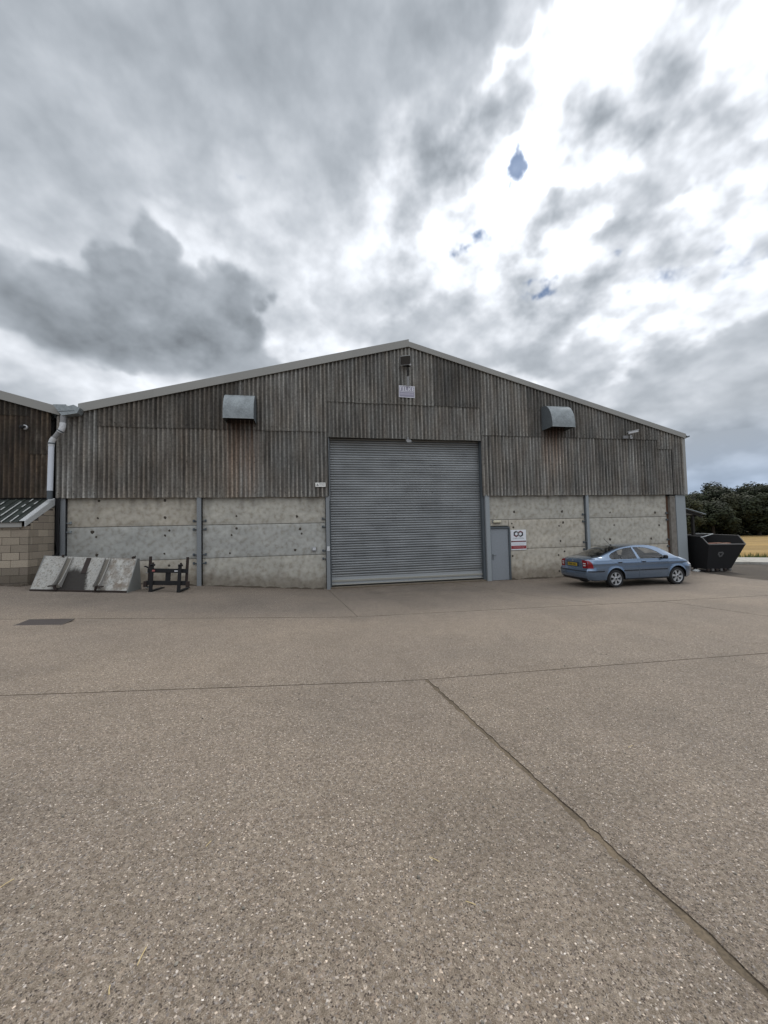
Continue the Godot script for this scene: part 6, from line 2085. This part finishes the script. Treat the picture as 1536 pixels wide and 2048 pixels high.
	obj("aerial", ae, trim, car)
	# cabin
	var fl := Geo.new()
	fl.box(Vector3(-0.05, 0.42, 0), Vector3(4.0, 0.36, 1.28)); fl.box(Vector3(-1.55, 0.82, 0), Vector3(0.85, 0.36, 1.25)); fl.box(Vector3(1.35, 0.68, 0), Vector3(1.1, 0.3, 1.2))
	fl.box(Vector3(1.05, 0.90, 0), Vector3(0.4, 0.16, 1.3), Basis(), 0.05)
	obj("floor_pan", fl, dark, car)  # near-black filler: shade for door gaps and wheel arches put into its colour
	for z in [-0.36, 0.36]:
		var se := Geo.new()
		se.box(Vector3(-0.30, 0.92, z), Vector3(0.16, 0.62, 0.46), Basis(Vector3(0, 0, 1), 0.25), 0.06)
		se.box(Vector3(-0.42, 1.29, z), Vector3(0.10, 0.18, 0.26), Basis(Vector3(0, 0, 1), 0.2), 0.04)
		se.box(Vector3(0.0, 0.66, z), Vector3(0.5, 0.14, 0.48), Basis(), 0.05)
		obj("front_seat", se, seat, car)
	var rs := Geo.new()
	rs.box(Vector3(-1.12, 0.90, 0), Vector3(0.18, 0.56, 1.24), Basis(Vector3(0, 0, 1), 0.35), 0.06)
	for z in [-0.38, 0.38]:
		rs.box(Vector3(-1.23, 1.19, z), Vector3(0.10, 0.15, 0.24), Basis(Vector3(0, 0, 1), 0.2), 0.04)
	obj("rear_seat", rs, seat, car)
	# wheels: build one, copy it
	var wheel := Node3D.new()
	wheel.name = "wheel"
	car.add_child(wheel, true)
	var ty := Geo.new()
	var tp := PackedVector2Array()
	for q in [[0.215, -0.085], [0.235, -0.098], [0.275, -0.103], [0.302, -0.092], [0.314, -0.07], [0.316, 0.0], [0.314, 0.07], [0.302, 0.092], [0.275, 0.103], [0.235, 0.098], [0.215, 0.085]]:
		tp.append(Vector2(q[0], q[1]))
	var ax := Transform3D(Basis(Vector3(1, 0, 0), PI / 2), Vector3.ZERO)    # the wheel's y axis becomes z
	ty.lathe(tp, ax, 40)
	obj("tyre", ty, M.rubber, wheel)
	var dr2 := Geo.new()
	dr2.lathe(PackedVector2Array([Vector2(0.0, 0.015), Vector2(0.205, 0.01), Vector2(0.206, -0.08)]), ax, 30)
	obj("brake_drum", dr2, dark, wheel)
	var rim := Geo.new()
	rim.lathe(PackedVector2Array([Vector2(0.196, 0.03), Vector2(0.200, 0.075), Vector2(0.212, 0.098), Vector2(0.222, 0.096), Vector2(0.224, 0.07)]), ax, 36)
	obj("rim", rim, alloy, wheel)
	for k in 6:
		var sp := Geo.new()
		var a := TAU * k / 6.0 + PI / 6.0
		sp.prism(PackedVector2Array([Vector2(0.03, -0.026), Vector2(0.204, -0.042), Vector2(0.204, 0.042), Vector2(0.03, 0.026)]), 0.062, 0.086, Transform3D(Basis(Vector3(0, 0, 1), a), Vector3.ZERO))
		obj("spoke", sp, alloy, wheel)
	var hb := Geo.new()
	hb.lathe(PackedVector2Array([Vector2(0.0, 0.10), Vector2(0.045, 0.098), Vector2(0.062, 0.085), Vector2(0.064, 0.05)]), ax, 18)
	obj("hub", hb, alloy, wheel)
	var cap := Geo.new()
	cap.lathe(PackedVector2Array([Vector2(0.0, 0.105), Vector2(0.032, 0.103), Vector2(0.034, 0.098)]), ax, 14)
	obj("hub_cap", cap, trim, wheel)
	wheel.position = Vector3(-1.289, 0.316, 0.765)
	for q in [[1.289, 0.765, 0.0], [-1.289, -0.765, PI], [1.289, -0.765, PI]]:
		var w: Node3D = wheel.duplicate()
		w.name = "wheel"
		car.add_child(w, true)
		w.position = Vector3(q[0], 0.316, q[1])
		w.rotation = Vector3(0, q[2], 0.35 if q[0] > 0 else 0.0)
